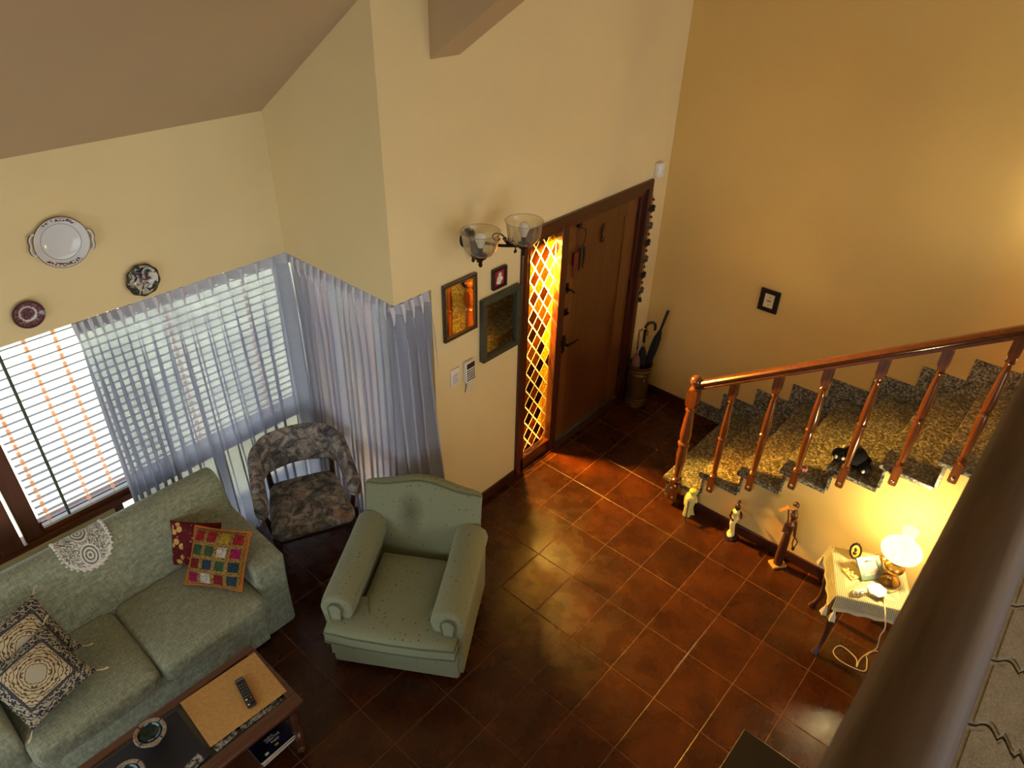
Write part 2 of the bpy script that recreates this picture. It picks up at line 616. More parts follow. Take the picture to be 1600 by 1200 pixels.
# stairs: each tread, riser and skirting piece
poly = [(sy(1), 0)]
for n in range(1, NST):
    poly += [(sy(n), .18 * n - .03), (sy(n + 1), .18 * n - .03)]
poly += [(sy(NST), 0)]
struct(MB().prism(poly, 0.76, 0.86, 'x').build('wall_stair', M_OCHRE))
stairs = thing('staircase', 'grey speckled granite staircase rising along the ochre wall', 'staircase', (0, 0, 0))
for n in range(1, NST):
    MB().bb(0.742, XR - .016, sy(n + 1) - .005, sy(n) + .03, .18 * n - .03, .18 * n).build('tread', M_GRAN, stairs, bevel=0.004)
for n in range(1, NST + 1):
    MB().bb(0.752, XR - .016, sy(n) - .02, sy(n), max(0, .18 * (n - 1)), .18 * n - .03).build('riser', M_GRAN, stairs, bevel=0.002)
for k in range(0, NST):
    yb = -0.19 - .27 * k
    yt = 0.055 if k == 0 else yb + .27
    MB().bb(XR - .015, XR, yb + .001, yt, max(0, .18 * (k - 1)), .147 + .175 * k).build('skirting_piece', M_GRAN, stairs, bevel=0.002)

# balustrade of the stairs
def baluster_prof(h, top):
    """turned profile (radius, height) between the two square ends"""
    return [(0.020, 0.0), (0.026, 0.006), (0.026, 0.012), (0.019, 0.018), (0.026, 0.026), (0.017, 0.036), (0.017, 0.05),
            (0.024, h * 0.30), (0.0265, h * 0.42), (0.022, h * 0.48), (0.030, h * 0.495), (0.030, h * 0.51), (0.022, h * 0.525),
            (0.0275, h * 0.57), (0.026, h * 0.66), (0.019, h * 0.88), (0.016, h - 0.035), (0.024, h - 0.022), (0.019, h - 0.012), (0.022, h)]
rail = thing('stair_railing', 'varnished brown wooden stair railing with turned balusters', 'railing', (0.71, 0, 0))
def make_baluster(y, zb, zt, name, mat, foot=0.14, head=0.14):
    b = MB()
    # flat lower block bolted to the stair side, with a rounded foot
    prof = [(-.024, foot), (.024, foot), (.024, .012), (.016, .002), (-.016, .002), (-.024, .012)]
    b.prism([(p[0], p[1]) for p in prof], -.02, .02, 'x')
    h = zt - zb
    b.lathe([(r, z + foot) for r, z in baluster_prof(h - foot - head, 0)], seg=14)
    t = h - head
    b.prism([(-.016, t), (.016, t), (.026, t + .03), (.026, h + .02), (-.026, h - .014), (-.026, t + .03)], -.022, .022, 'x')
    o = b.build(name, mat, rail, smooth=True, angle=35)
    o.location = (0, y, zb)
    bolt = MB().ball((-0.022, 0, 0.035), (.008, .010, .010), 8, 6).build('bolt', M_STEEL, o, smooth=True)
    return o
def zr(y): return 1.10 + 0.667 * (-0.494 - y) + 0.04         # centre line of the handrail
bal0 = None
for k in range(9):
    y = -0.694 - .265 * k
    zb = 0.285 + .18 * k
    zt = zr(y) - 0.02
    make_baluster(y, zb, zt, 'baluster', M_BAL)
# newel post with ball finial
nb = MB()
nb.bb(-.03, .03, -.036, .036, 0.05, 0.235)
nb.lathe([(.028, .235), (.038, .242), (.038, .255), (.028, .262), (.036, .272), (.026, .285), (.027, .33), (.036, .43), (.040, .50), (.032, .565), (.044, .58), (.044, .60), (.032, .615),
          (.042, .66), (.040, .72), (.030, .86), (.027, .885), (.038, .895), (.030, .91), (.034, .925)], seg=18)
nb.prism([(-.022, .925), (.022, .925), (.038, .95), (.038, 1.05), (.03, 1.066), (-.03, 1.066), (-.038, 1.05), (-.038, .95)], -.034, .034, 'x')
nb.lathe([(.030, 1.066), (.034, 1.075), (.020, 1.086), (.018, 1.10)], seg=18)
nw = nb.build('newel_post', M_BAL, rail, smooth=True, angle=35)
nw.location = (-.01, -0.43, 0)
MB().ball((0, 0, 1.137), .042, 18, 12).build('ball_finial', M_BAL, nw, smooth=True)
for (yy, zz) in ((-.012, .205), (.016, .17), (-.006, .085)):
    MB().ball((-.032, yy, zz), (.007, .009, .009), 8, 6).build('bolt', M_STEEL, nw, smooth=True)
# handrail: moulded section swept along the slope
sec = [(-.036, -.034), (.036, -.034), (.036, -.018), (.028, -.012), (.036, 0), (.037, .014), (.028, .028), (.012, .035), (-.012, .035), (-.028, .028), (-.037, .014), (-.036, 0), (-.028, -.012), (-.036, -.018)]
hr = MB()
ya, yb = -0.46, -3.4
vs = []
for y in (ya, yb):
    for a, b in sec:
        vs.append((a, y, zr(y) + b))
n = len(sec)
hr.add(vs, [(i, (i + 1) % n, n + (i + 1) % n, n + i) for i in range(n)] + [tuple(range(n)), tuple(range(n, 2 * n))])
hr.build('handrail', M_RAIL, rail, smooth=True, angle=35)
# ------------------------------------------------------------------ windows
def window(name, kind):
    return root(name)
w1 = root('window_1')
yf = 1.93
MB().bb(X0, -0.86, yf - .05, yf + .05, 0.60, 0.645).build('window_sill', M_WINWOOD, w1, bevel=.004)
for (a, b) in ((-2.78, -0.90), (-5.1, -2.94)):
    MB().bb(a, b, yf - .03, yf + .02, 0.645, 0.735).build('bottom_rail', M_WINWOOD, w1, bevel=.004)
    MB().bb(a, b, yf - .03, yf + .02, 1.90, 1.96).build('top_rail', M_WINWOOD, w1, bevel=.004)
    MB().bb(a + .05, b - .05, yf - .006, yf, 0.735, 1.90).build('pane', M_PANE, w1)
for (a, b, dy) in ((-2.84, -2.745, 0), (-2.97, -2.86, -.03), (-0.96, -0.86, 0)):
    MB().bb(a, b, yf - .04 + dy, yf + .02 + dy, 0.645, 1.96).build('stile', M_WINWOODZ, w1, bevel=.006)
MB().bb(-2.30, -0.96, yf - .006, yf, 0.13, 0.60).build('lower_pane', M_PANE, w1)  # assumed lower glazing, so daylight reaches the curtain hem
MB().bb(-2.36, -0.86, yf - .03, yf + .02, 0.07, 0.13).build('bottom_rail', M_WINWOOD, w1, bevel=.004)
for (a, b) in ((-2.36, -2.30), (-1.66, -1.60), (-0.96, -0.86)):
    MB().bb(a, b, yf - .03, yf + .02, 0.13, 0.60).build('lower_stile', M_WINWOODZ, w1, bevel=.004)
w2 = root('window_2')
MB().bb(-.85, -.80, 0.84, 1.60, 0.07, 0.13).build('bottom_rail', M_WINWOOD, w2, bevel=.004)
for (a, b) in ((.84, .90), (1.19, 1.25), (1.54, 1.60)):
    MB().bb(-.85, -.80, a, b, 0.13, 0.70).build('lower_stile', M_WINWOODZ, w2, bevel=.004)
for (a, b) in ((.90, 1.19), (1.25, 1.54)):
    MB().bb(-.83, -.825, a, b, 0.13, 0.70).build('lower_pane', M_PANE, w2)  # lower panes assumed here too, to brighten the side curtain
MB().bb(-.85, -.80, 0.84, 1.60, 0.70, 0.76).build('bottom_rail', M_WINWOOD, w2, bevel=.004)
MB().bb(-.85, -.80, 0.84, 1.60, 1.89, 1.95).build('top_rail', M_WINWOOD, w2, bevel=.004)
for (a, b) in ((.84, .90), (1.19, 1.25), (1.54, 1.60)):
    MB().bb(-.85, -.80, a, b, 0.76, 1.89).build('stile', M_WINWOODZ, w2, bevel=.004)
for (a, b) in ((.90, 1.19), (1.25, 1.54)):
    MB().bb(-.83, -.825, a, b, 0.76, 1.89).build('pane', M_PANE, w2)

# venetian blinds: every slat is a part
M_SLAT = plain('mauve_grey_slat', S(84, 70, 106), 0.45, 0, 0.05)
t_ = NT('orange_ladder_tape'); t_.t.nodes.remove(t_.p)
c_ = t_.ramp(t_.noise(t_.coord(), 60.), [(.3, S(246, 216, 200)), (.7, S(250, 226, 212))])
a_ = t_.n('ShaderNodeBsdfTranslucent'); t_.l(c_, a_.inputs[0])
b_ = t_.n('ShaderNodeBsdfTransparent'); b_.inputs[0].default_value = S(246, 206, 188)
m_ = t_.n('ShaderNodeMixShader'); m_.inputs[0].default_value = .6; t_.l(a_.outputs[0], m_.inputs[1]); t_.l(b_.outputs[0], m_.inputs[2]); t_.l(m_.outputs[0], t_.out.inputs['Surface'])
M_TAPE = t_.m
M_WAND = plain('grey_green_tilt_rod', S(70, 84, 72), 0.5, 0, 0.1)
M_HEADR = plain('white_head_rail', S(225, 222, 220), 0.5, 0, 0.03)
def blind(label, xa, xb, tapes, wand, along='x', pos=1.835, tilt=-15):
    t = thing('venetian_blind', label, 'blind', (0, 0, 0), group='venetian blinds')
    L = xb - xa
    s = MB().box((0, 0, 0), (L, 0.034, 0.0016), rx=math.radians(tilt)) if along == 'x' else MB().box((0, 0, 0), (0.034, L, 0.0016), ry=math.radians(tilt))
    first = None
    for i in range(22):
        z = 0.79 + i * 0.0515
        loc = ((xa + xb) / 2, pos, z) if along == 'x' else (pos, (xa + xb) / 2, z)
        if first is None:
            first = s.build('slat', M_SLAT, t); first.location = loc
        else:
            inst(first, 'slat', t, loc)
    def bar(a0, a1, z0, z1, d, nm, m):
        if along == 'x':
            MB().bb(a0, a1, pos - d, pos + d, z0, z1).build(nm, m, t, bevel=.002)
        else:
            MB().bb(pos - d, pos + d, a0, a1, z0, z1).build(nm, m, t, bevel=.002)
    bar(xa, xb, 1.905, 1.945, .02, 'head_rail', M_HEADR)
    bar(xa, xb, 0.745, 0.762, .017, 'bottom_bar', M_HEADR)
    for x in tapes:
        tb = MB()
        if along == 'x':
            for i in range(22):
                z = .79 + i * .0515
                tb.bb(x - .011, x + .011, pos - .021, pos - .0195, z + .004, z + .040)
            tb.bb(x - .002, x + .002, pos - .0205, pos - .020, .755, 1.91)
        else:
            tb.bb(pos - .021, pos - .0195, x - .011, x + .011, .755, 1.91)
        tb.build('ladder_tape', M_TAPE, t)
    if wand is not None:
        p = (wand, pos - .035, 0) if along == 'x' else (pos - .035, wand, 0)
        MB().cyl((p[0], p[1], .775), (p[0], p[1], 1.90), .008, seg=8).build('tilt_rod', M_WAND, t, smooth=True)
    return t
blind('wide white venetian blind with orange ladder tapes right of the brown window post', -2.74, -1.00, (-2.70, -2.475, -2.335, -1.75, -1.25), -2.60)
blind('white venetian blind left of the brown window post at the picture edge', -4.6, -2.975, (-3.3, -3.9), None, pos=1.835)
b2 = blind('narrow white venetian blind behind the curtain on the return wall', 0.86, 1.58, (1.0, 1.4), None, along='y', pos=-0.885, tilt=20)

# ground outside, porch and garden greenery
M_GROUND = plain('sunlit_gravel_and_lawn', S(186, 190, 160), 0.95, 0, 0.35, 2.0)
struct(MB().bb(-14, 10, 2.0, 16, -0.25, -0.12).build('ground', M_GROUND))

# ------------------------------------------------------------------ entrance door with its side light
d1 = root('door_1')
def jamb(nm, *a, mat=M_DARKWOOD):
    return MB().bb(*a).build(nm, mat, d1, bevel=.005)
jamb('jamb', 0.092, 0.150, YD - .022, YD + .11, 0, 2.0)
jamb('sash_stile', 0.150, 0.208, YD + .005, YD + .085, 0, 1.99)
jamb('mullion', 0.535, 0.612, YD - .005, YD + .10, 0, 1.99)
jamb('jamb', 1.600, 1.655, YD - .022, YD + .11, 0, 2.0)
jamb('door_stop', 1.552, 1.600, YD + .012, YD + .11, 0, 1.99)
jamb('head', 0.092, 1.655, YD - .022, YD + .11, 2.0, 2.068, mat=M_DARKWOODX)
jamb('head_moulding', 0.15, 1.60, YD + .004, YD + .10, 1.95, 2.0, mat=M_DARKWOODX)
jamb('sash_rail', 0.15, 0.535, YD + .005, YD + .085, 0.0, 0.128, mat=M_DARKWOODX)
# leaf: stiles, rails and a sunk panel
LY0, LY1 = YD + .035, YD + .078
leaf = MB().bb(0.735, 1.392, LY0 + .010, LY1, 0.155, 1.84).build('door_panel', M_DOORP, d1)
for nm, a, b, c, d, m in (('door_stile', .616, .745, .02, 1.95, M_DOOR), ('door_stile', 1.383, 1.548, .02, 1.95, M_DOOR),
                          ('door_rail', .745, 1.383, .02, .165, M_DOORP), ('door_rail', .745, 1.383, 1.83, 1.95, M_DOORP)):
    MB().bb(a, b, LY0, LY1, c, d).build(nm, m, d1, bevel=.004)
MB().bb(0.630, 1.560, LY0 - .014, LY0 - .001, 0.018, 0.052).build('draught_strip', M_STEEL, d1, bevel=.003)
MB().bb(0.10, 1.65, YD - .02, YD + .12, 0, 0.014).build('threshold', M_SKIRT, d1, bevel=.003)
# handles and locks
h = MB()
h.bb(.655, .690, LY0 - .010, LY0 - .001, .90, 1.05)
h.cyl((.672, LY0 - .01, .985), (.672, LY0 - .055, .985), .011, seg=10)
h.tube([(.672, LY0 - .052, .985), (.72, LY0 - .055, .985), (.80, LY0 - .05, .978), (.812, LY0 - .045, .98)], [.011, .010, .009, .007], 8)
h.build('lever_handle', M_BLACKMETAL, d1, smooth=True)
h = MB().bb(.660, .695, LY0 - .010, LY0 - .001, 1.23, 1.285)
h.cyl((.678, LY0 - .01, 1.257), (.678, LY0 - .03, 1.257), .012, seg=10)
h.build('lock_cylinder', M_BLACKMETAL, d1, smooth=True)
h = MB().bb(.640, .685, LY0 - .010, LY0 - .001, 1.42, 1.50)
h.cyl((.66, LY0 - .01, 1.46), (.66, LY0 - .04, 1.46), .010, seg=10)
h.tube([(.64, LY0 - .038, 1.475), (.68, LY0 - .042, 1.455), (.72, LY0 - .04, 1.42)], .008, 8)
h.build('night_latch', M_BLACKMETAL, d1, smooth=True)
h = MB().bb(.60, .645, YD - .014, YD - .005, 1.0, 1.06)
h.build('strike_plate', M_BLACKMETAL, d1)
for z in (.32, 1.18, 1.78):
    MB().cyl((1.553, LY0 - .006, z - .05), (1.553, LY0 - .006, z + .05), .009, seg=8).build('hinge', M_BLACKMETAL, d1, smooth=True)
# side light: pale backing glass, then coloured diamond panes in front of it
GX0, GX1, GZ0, GZ1 = 0.208, 0.535, 0.128, 1.95
gy = YD + .05
MB().bb(GX0, GX1, gy + .006, gy + .010, GZ0, GZ1).build('backing_glass', M_AMB_SHEET, d1)
def clip(poly, x0, x1, y0, y1):
    def cut(p, ins, itx):
        out = []
        for i in range(len(p)):
            a, b = p[i], p[(i + 1) % len(p)]
            if ins(a):
                out.append(a)
                if not ins(b): out.append(itx(a, b))
            elif ins(b):
                out.append(itx(a, b))
        return out
    def ix(v): return lambda a, b: (v, a[1] + (b[1] - a[1]) * (v - a[0]) / (b[0] - a[0]))
    def iy(v): return lambda a, b: (a[0] + (b[0] - a[0]) * (v - a[1]) / (b[1] - a[1]), v)
    for ins, itx in ((lambda q: q[0] >= x0, ix(x0)), (lambda q: q[0] <= x1, ix(x1)), (lambda q: q[1] >= y0, iy(y0)), (lambda q: q[1] <= y1, iy(y1))):
        if poly: poly = cut(poly, ins, itx)
    return poly
DW, DH = (GX1 - GX0) / 3.0, 0.152
rng = random.Random(3)
for i2 in range(0, 7):
    for j2 in range(0, 26):
        if (i2 + j2) % 2:
            continue
        cx, cz = GX0 + i2 * DW / 2, GZ0 + j2 * DH / 2
        g = 0.0062
        a, b = DW / 2 - g * .95, DH / 2 - g * 1.5
        poly = clip([(cx - a, cz), (cx, cz - b), (cx + a, cz), (cx, cz + b)], GX0 + .003, GX1 - .003, GZ0 + .003, GZ1 - .003)
        if len(poly) < 3 or abs(sum(poly[k][0] * poly[(k + 1) % len(poly)][1] - poly[(k + 1) % len(poly)][0] * poly[k][1] for k in range(len(poly)))) < 4e-4:
            continue
        m = M_AMB[{0: 3, 1: 0, 2: 1, 3: 0, 4: 1, 5: 2, 6: 2}[i2]]
        if rng.random() < 0.2:
            m = M_AMB[rng.choice((0, 3))]
        MB().prism(poly, gy + .0038, gy + .0055, 'y').build('glass_diamond', m, d1)
# assumed, unseen lantern on the porch outside, right behind the side light
ln = thing('assumed_porch_lantern', 'assumed unseen porch lantern added behind the amber glass beside the door', 'lamp', (0.42, 0.95, 0))
MB().lathe([(.05, 1.80), (.06, 1.81), (.02, 1.86), (.008, 1.90)], seg=10).build('lantern_cap', M_BLACKMETAL, ln, smooth=True)
MB().lathe([(.018, 1.785), (.022, 1.79), (.018, 1.80)], seg=10).build('lamp_holder', M_BLACKMETAL, ln, smooth=True)
MB().tube([(0, -.152, 2.20), (0, -.05, 2.20), (0, 0, 2.17), (0, 0, 1.88)], .007, 6).box((0, -.146, 2.20), (.06, .012, .10)).build('wall_bracket', M_BLACKMETAL, ln)  # bracket added only to hold the assumed lantern
pl = bpy.data.lights.new('assumed_porch_bulb', 'SPOT')
pl.spot_size = math.radians(132); pl.spot_blend = .25
pl.energy = 2500; pl.color = (1.0, 0.84, 0.42); pl.shadow_soft_size = 0.05  # spot added to throw the amber light patch onto the floor
po = bpy.data.objects.new('assumed_porch_bulb', pl); COL.objects.link(po); po.parent = ln; po.location = (0, 0, 1.74); po.rotation_euler = Vector((0, .80, .60)).to_track_quat('Z', 'Y').to_euler()

# ------------------------------------------------------------------ upper gallery: slab, tiles, railing
ZU = 2.34
fu = struct(MB().bb(X0, 0.70, Y0, -2.135, ZU - .25, ZU - .006).build('floor_upper', plain('brown_grey_grout', S(58, 48, 36), .9)))
def make_gtile():
    t = NT('grey_brown_moulded_tile')
    g = t.n('ShaderNodeNewGeometry')
    f = t.noise(g.outputs['Position'], 26.0, 6, .7)
    f2 = t.noise(g.outputs['Position'], 220.0, 2)
    t.base(t.mix(.4, t.ramp(f, [(.3, S(132, 122, 102)), (.7, S(170, 160, 138))]), t.ramp(f2, [(.35, S(110, 100, 80)), (.65, S(178, 168, 146))])))
    t.set(Roughness=.42)
    t.bump(f, .25, .003)
    return t.m
M_GT = make_gtile()
GWY, GLX = 0.165, 0.215
def ogee(t):
    """odd-symmetric end edge of a provencal tile: arc, cusp, arc (offset along x for t = 0..1 across)"""
    u = t - .5
    a = abs(u) / .5
    if a < .16:
        d = (a / .16) * .020
    else:
        d = .020 - .045 * math.sin((a - .16) / .84 * math.pi) + .012 * (a - .16) / .84 * 0
        d = d * (1 - ((a - .16) / .84) ** 6)
    return math.copysign(d, u) if u else 0.0
def gtile(ins):
    n = 22
    hw_ = GLX / 2 - ins
    ts = [i / n for i in range(n + 1)]
    k = (GWY - 2 * ins) / GWY
    right = [(hw_ + ogee(t), (t - .5) * GWY * k) for t in ts]
    left = [(-hw_ + ogee(t), (t - .5) * GWY * k) for t in reversed(ts)]
    return right + left
gm = None
for i in range(-3, 9):
    for j in range(0, 4):
        cx = -2.50 + i * GLX + (GLX / 2 if j % 2 else 0)
        cy = -2.2175 - j * GWY
        if gm is None:
            mb = MB()
            for (ins, z0, z1) in ((.004, -.006, -.002), (.013, -.002, .0)):
                mb.prism(gtile(ins), z0, z1)
            gm = mb.build('tile', M_GT, fu, bevel=.0012)
            gm.location = (cx, cy, ZU)
        else:
            c_ = gm.copy(); COL.objects.link(c_); c_.location = (cx, cy, ZU)
gr = thing('gallery_railing', 'dark wooden gallery handrail close to the camera at the lower right', 'railing', (0, 0, 0))
sec = [(-2.193, 3.150), (-2.193, 3.175), (-2.184, 3.192), (-2.168, 3.20), (-2.130, 3.20), (-2.114, 3.192), (-2.104, 3.175), (-2.104, 3.150), (-2.118, 3.135), (-2.180, 3.135)]
M_GRAIL = wood('worn_dark_rail_wood', S(72, 54, 40), S(112, 88, 66), 'x', 0.62, 0.0, 0.8)
MB().prism(sec, -4.6, 0.68, 'x').build('handrail', M_GRAIL, gr, smooth=True, angle=50)
gb = None
for i in range(26):
    x = -4.5 + i * 0.2
    if gb is None:
        b = MB()
        b.bb(-.02, .02, -.02, .02, 0, .14)
        b.lathe([(r, z + .14) for r, z in baluster_prof(.80 - .28, 0)], seg=10)
        b.bb(-.02, .02, -.02, .02, .66, .80)
        gb = b.build('baluster', M_BAL, gr, smooth=True, angle=35)
        gb.location = (x, -2.162, ZU)
    else:
        inst(gb, 'baluster', gr, (x, -2.162, ZU))
# ------------------------------------------------------------------ upholstery materials
def make_fabric(name, base, dark, lite, sx, sy_, kind='Object', spots=None, rough=0.9):
    t = NT(name)
    v = t.coord((sx, sy_, sx), kind)
    f = t.noise(v, 1.0, 2, .6)
    v2 = t.coord((sy_, sx, sx), kind)
    f2 = t.noise(v2, 1.0, 2, .6)
    big = t.noise(t.coord((1, 1, 1)), 3.0, 3)
    c = t.ramp(f, [(.30, dark), (.5, base), (.74, lite)])
    c = t.mix(.45, c, t.ramp(f2, [(.30, dark), (.5, base), (.74, lite)]))
    c = t.mix(t.math('MULTIPLY', big, .35), c, tuple(x * .8 for x in base[:3]) + (1,))
    if spots:
        vo = t.n('ShaderNodeTexVoronoi', feature='F1')
        vo.inputs['Scale'].default_value = spots[0]
        vo.inputs['Randomness'].default_value = .55
        t.l(t.coord(), vo.inputs['Vector'])
        m = t.math('LESS_THAN', vo.outputs['Distance'], spots[1])
        m2 = t.math('GREATER_THAN', t.noise(t.coord(), 300., 2), .47)
        c = t.mix(t.math('MULTIPLY', m, m2), c, spots[2])
    t.base(c)
    t.set(Roughness=rough)
    t.p.inputs['Specular IOR Level'].default_value = .2
    t.p.inputs['Sheen Weight'].default_value = .25
    t.bump(t.mix(.5, f, f2), .35, .002)
    return t.m
M_SOFA = make_fabric('sage_green_streaked_weave', S(146, 152, 126), S(104, 112, 92), S(192, 196, 172), 26, 170)
M_ARMCH = make_fabric('green_dotted_upholstery', S(142, 148, 118), S(124, 130, 102), S(160, 164, 134), 260, 260, spots=(26., .14, S(60, 66, 52)))

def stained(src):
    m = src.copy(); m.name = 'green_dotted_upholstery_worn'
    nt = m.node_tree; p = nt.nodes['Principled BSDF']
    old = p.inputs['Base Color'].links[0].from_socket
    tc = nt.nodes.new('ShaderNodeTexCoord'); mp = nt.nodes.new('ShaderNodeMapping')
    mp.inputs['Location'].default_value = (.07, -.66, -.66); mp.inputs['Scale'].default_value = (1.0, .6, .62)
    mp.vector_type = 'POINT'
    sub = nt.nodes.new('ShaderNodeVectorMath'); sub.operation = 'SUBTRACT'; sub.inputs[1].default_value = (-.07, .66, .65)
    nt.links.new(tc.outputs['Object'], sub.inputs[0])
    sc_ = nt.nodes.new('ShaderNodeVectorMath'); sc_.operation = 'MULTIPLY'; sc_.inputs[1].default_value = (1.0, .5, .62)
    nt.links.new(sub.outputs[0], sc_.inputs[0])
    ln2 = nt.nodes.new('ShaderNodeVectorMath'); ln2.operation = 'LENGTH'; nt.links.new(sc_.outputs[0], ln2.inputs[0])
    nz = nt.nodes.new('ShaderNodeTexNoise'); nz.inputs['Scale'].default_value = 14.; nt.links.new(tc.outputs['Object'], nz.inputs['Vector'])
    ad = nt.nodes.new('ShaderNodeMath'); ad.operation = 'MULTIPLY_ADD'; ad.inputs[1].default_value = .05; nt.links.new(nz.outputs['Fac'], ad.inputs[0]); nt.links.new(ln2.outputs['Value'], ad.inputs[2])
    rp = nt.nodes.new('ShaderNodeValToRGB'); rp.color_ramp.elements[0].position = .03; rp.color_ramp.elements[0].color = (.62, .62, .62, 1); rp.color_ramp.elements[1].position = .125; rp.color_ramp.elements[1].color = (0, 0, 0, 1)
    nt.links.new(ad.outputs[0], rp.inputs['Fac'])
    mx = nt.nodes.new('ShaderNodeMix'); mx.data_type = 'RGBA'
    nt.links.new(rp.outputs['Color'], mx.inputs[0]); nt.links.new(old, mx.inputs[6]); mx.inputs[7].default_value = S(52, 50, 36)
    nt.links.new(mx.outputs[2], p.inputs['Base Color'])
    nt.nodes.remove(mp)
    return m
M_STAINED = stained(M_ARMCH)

def make_paint_fabric():
    t = NT('brushstroke_floral_upholstery')
    v = t.coord()
    f = t.noise(v, 12.0, 8, .72, 1.1)
    f2 = t.noise(v, 8.0, 6, .7, 1.4)
    f3 = t.noise(v, 6.0, 3, .6, .6)
    c = t.ramp(f, [(.34, S(54, 54, 57)), (.46, S(104, 101, 98)), (.55, S(160, 149, 138)), (.68, S(200, 188, 172))])
    c = t.mix(t.ramp(f2, [(.50, (0, 0, 0, 1)), (.62, (.7, .7, .7, 1))]), c, S(88, 90, 84))
    c = t.mix(t.ramp(f3, [(.62, (0, 0, 0, 1)), (.72, (.75, .75, .75, 1))]), c, S(168, 104, 80))
    t.base(c)
    t.set(Roughness=.85)
    t.p.inputs['Specular IOR Level'].default_value = .25
    t.bump(f, .15, .002)
    return t.m
M_FLORAL = make_paint_fabric()
M_LEGWOOD = wood('near_black_leg_wood', S(30, 16, 10), S(56, 30, 18), 'z', .4, .2)
M_PIPING = plain('dull_green_piping', S(104, 112, 86), .9, 0, .1)

# ------------------------------------------------------------------ sofa
sofa = thing('sofa', 'long sage green two-seat sofa under the window', 'sofa', (0, 0, 0))
SX0, SX1, SXM = -3.50, -1.86, -2.685
MB().rbox(((SX0 + SX1) / 2, 1.18, .165), (SX1 - SX0 - .10, .80, .29), .02).build('base', M_SOFA, sofa, smooth=True)
# front apron
MB().rbox(((SX0 + SX1) / 2, .772, .165), (SX1 - SX0 - .40, .024, .29), .010).build('front_apron', M_SOFA, sofa, smooth=True)
bk = MB()
prof = [(1.24, .10), (1.255, .42), (1.34, .66), (1.405, .785), (1.43, .825), (1.465, .848), (1.505, .850), (1.54, .835), (1.565, .80), (1.60, .45), (1.615, .06), (1.30, .06)]
nx = 12
ring = []
xs_ = [SX0 + .00, SX0 + .012] + [SX0 + .04 + (SX1 - SX0 - .08) * i / nx for i in range(nx + 1)] + [SX1 - .012, SX1]
cyy, czz = 1.43, .45
for i, x in enumerate(xs_):
    sc = .94 if i in (0, len(xs_) - 1) else (.985 if i in (1, len(xs_) - 2) else 1.0)
    ring.append([(x, cyy + (a - cyy) * sc, czz + (b - czz) * sc) for a, b in prof])
n = len(prof)
vs = [p for r_ in ring for p in r_]
fs = [(i * n + k, i * n + (k + 1) % n, (i + 1) * n + (k + 1) % n, (i + 1) * n + k) for i in range(len(ring) - 1) for k in range(n)]
fs += [tuple(range(n)), tuple((len(ring) - 1) * n + k for k in range(n))]
bk.add(vs, fs).build('backrest', M_SOFA, sofa, smooth=True, angle=60)
for (xc, wid) in ((SX1 - .10, .20), (SX0 + .10, .20)):
    sg = 1 if xc > SXM else -1
    def arm_warp(p, sg=sg):
        # the inner flank slopes, the top drops a little to the front
        q = p.copy()
        if p.z > 0:
            q.x += sg * .012 * (p.z / .3)
        q.z += .02 * (p.y / .4) * max(0, p.z / .3)
        return q
    MB().rbox((xc, 1.14, .305), (wid, .715, .60), .028, warp=arm_warp).build('armrest', M_SOFA, sofa, smooth=True)
for (a, b) in ((SXM + .004, SX1 - .195), (SX0 + .195, SXM - .004)):
    MB().rbox(((a + b) / 2, .985, .375), (b - a, .60, .155), .05, m=8, puff=(.008, .015, .022)).build('seat_cushion', M_SOFA, sofa, smooth=True)
for x in (SX0 + .12, SX1 - .12):
    for y in (.86, 1.52):
        MB().bb(x - .03, x + .03, y - .03, y + .03, 0, .03).build('foot', M_LEGWOOD, sofa)

# ------------------------------------------------------------------ armchair (front = local -y)
RA = math.radians(-57.5)
ac = thing('armchair', 'green dotted armchair with rolled arms and a curved back top', 'armchair', (-1.69, .02, 0), RA)
W = .76
def taper(p):
    return p
MB().rbox((0, .40, .165), (W, .80, .27), .02).build('base', M_ARMCH, ac, smooth=True)
# T-shaped seat cushion
tc = MB()
def tshape(s):
    return [(-.375 * s, -.075), (-.20, -.088), (0, -.092), (.20, -.088), (.375 * s, -.075), (.378 * s, .0), (.372 * s, .062), (.30, .075), (.232, .115), (.222, .25), (.225, .55), (-.225, .55), (-.222, .25), (-.232, .115), (-.30, .075), (-.372 * s, .062), (-.378 * s, .0)]
def shrink(poly, d):
    cx, cy = 0, .2
    return [(x - d * (1 if x > 0 else -1 if x < 0 else 0), y + d if y < .1 else y - d) for x, y in poly]
layers = [(.012, .285), (.002, .30), (0, .325), (0, .385), (.004, .408), (.016, .422), (.05, .432), (.10, .438)]
P0 = tshape(1.0)
vs = []; n = len(P0)
for d, z in layers:
    for x, y in shrink(P0, d):
        vs.append((x, y, z))
fs = [(i * n + k, i * n + (k + 1) % n, (i + 1) * n + (k + 1) % n, (i + 1) * n + k) for i in range(len(layers) - 1) for k in range(n)]
fs += [tuple(reversed(range(n))), tuple((len(layers) - 1) * n + k for k in range(n))]
tc.add(vs, fs)
sc_o = tc.build('seat_cushion', M_ARMCH, ac, smooth=True, angle=60)
for z in (.392, .318):
    MB().tube([(x, y, z) for x, y in shrink(P0, -.001)], .0055, 6, closed=True).build('piping', M_PIPING, sc_o, smooth=True)
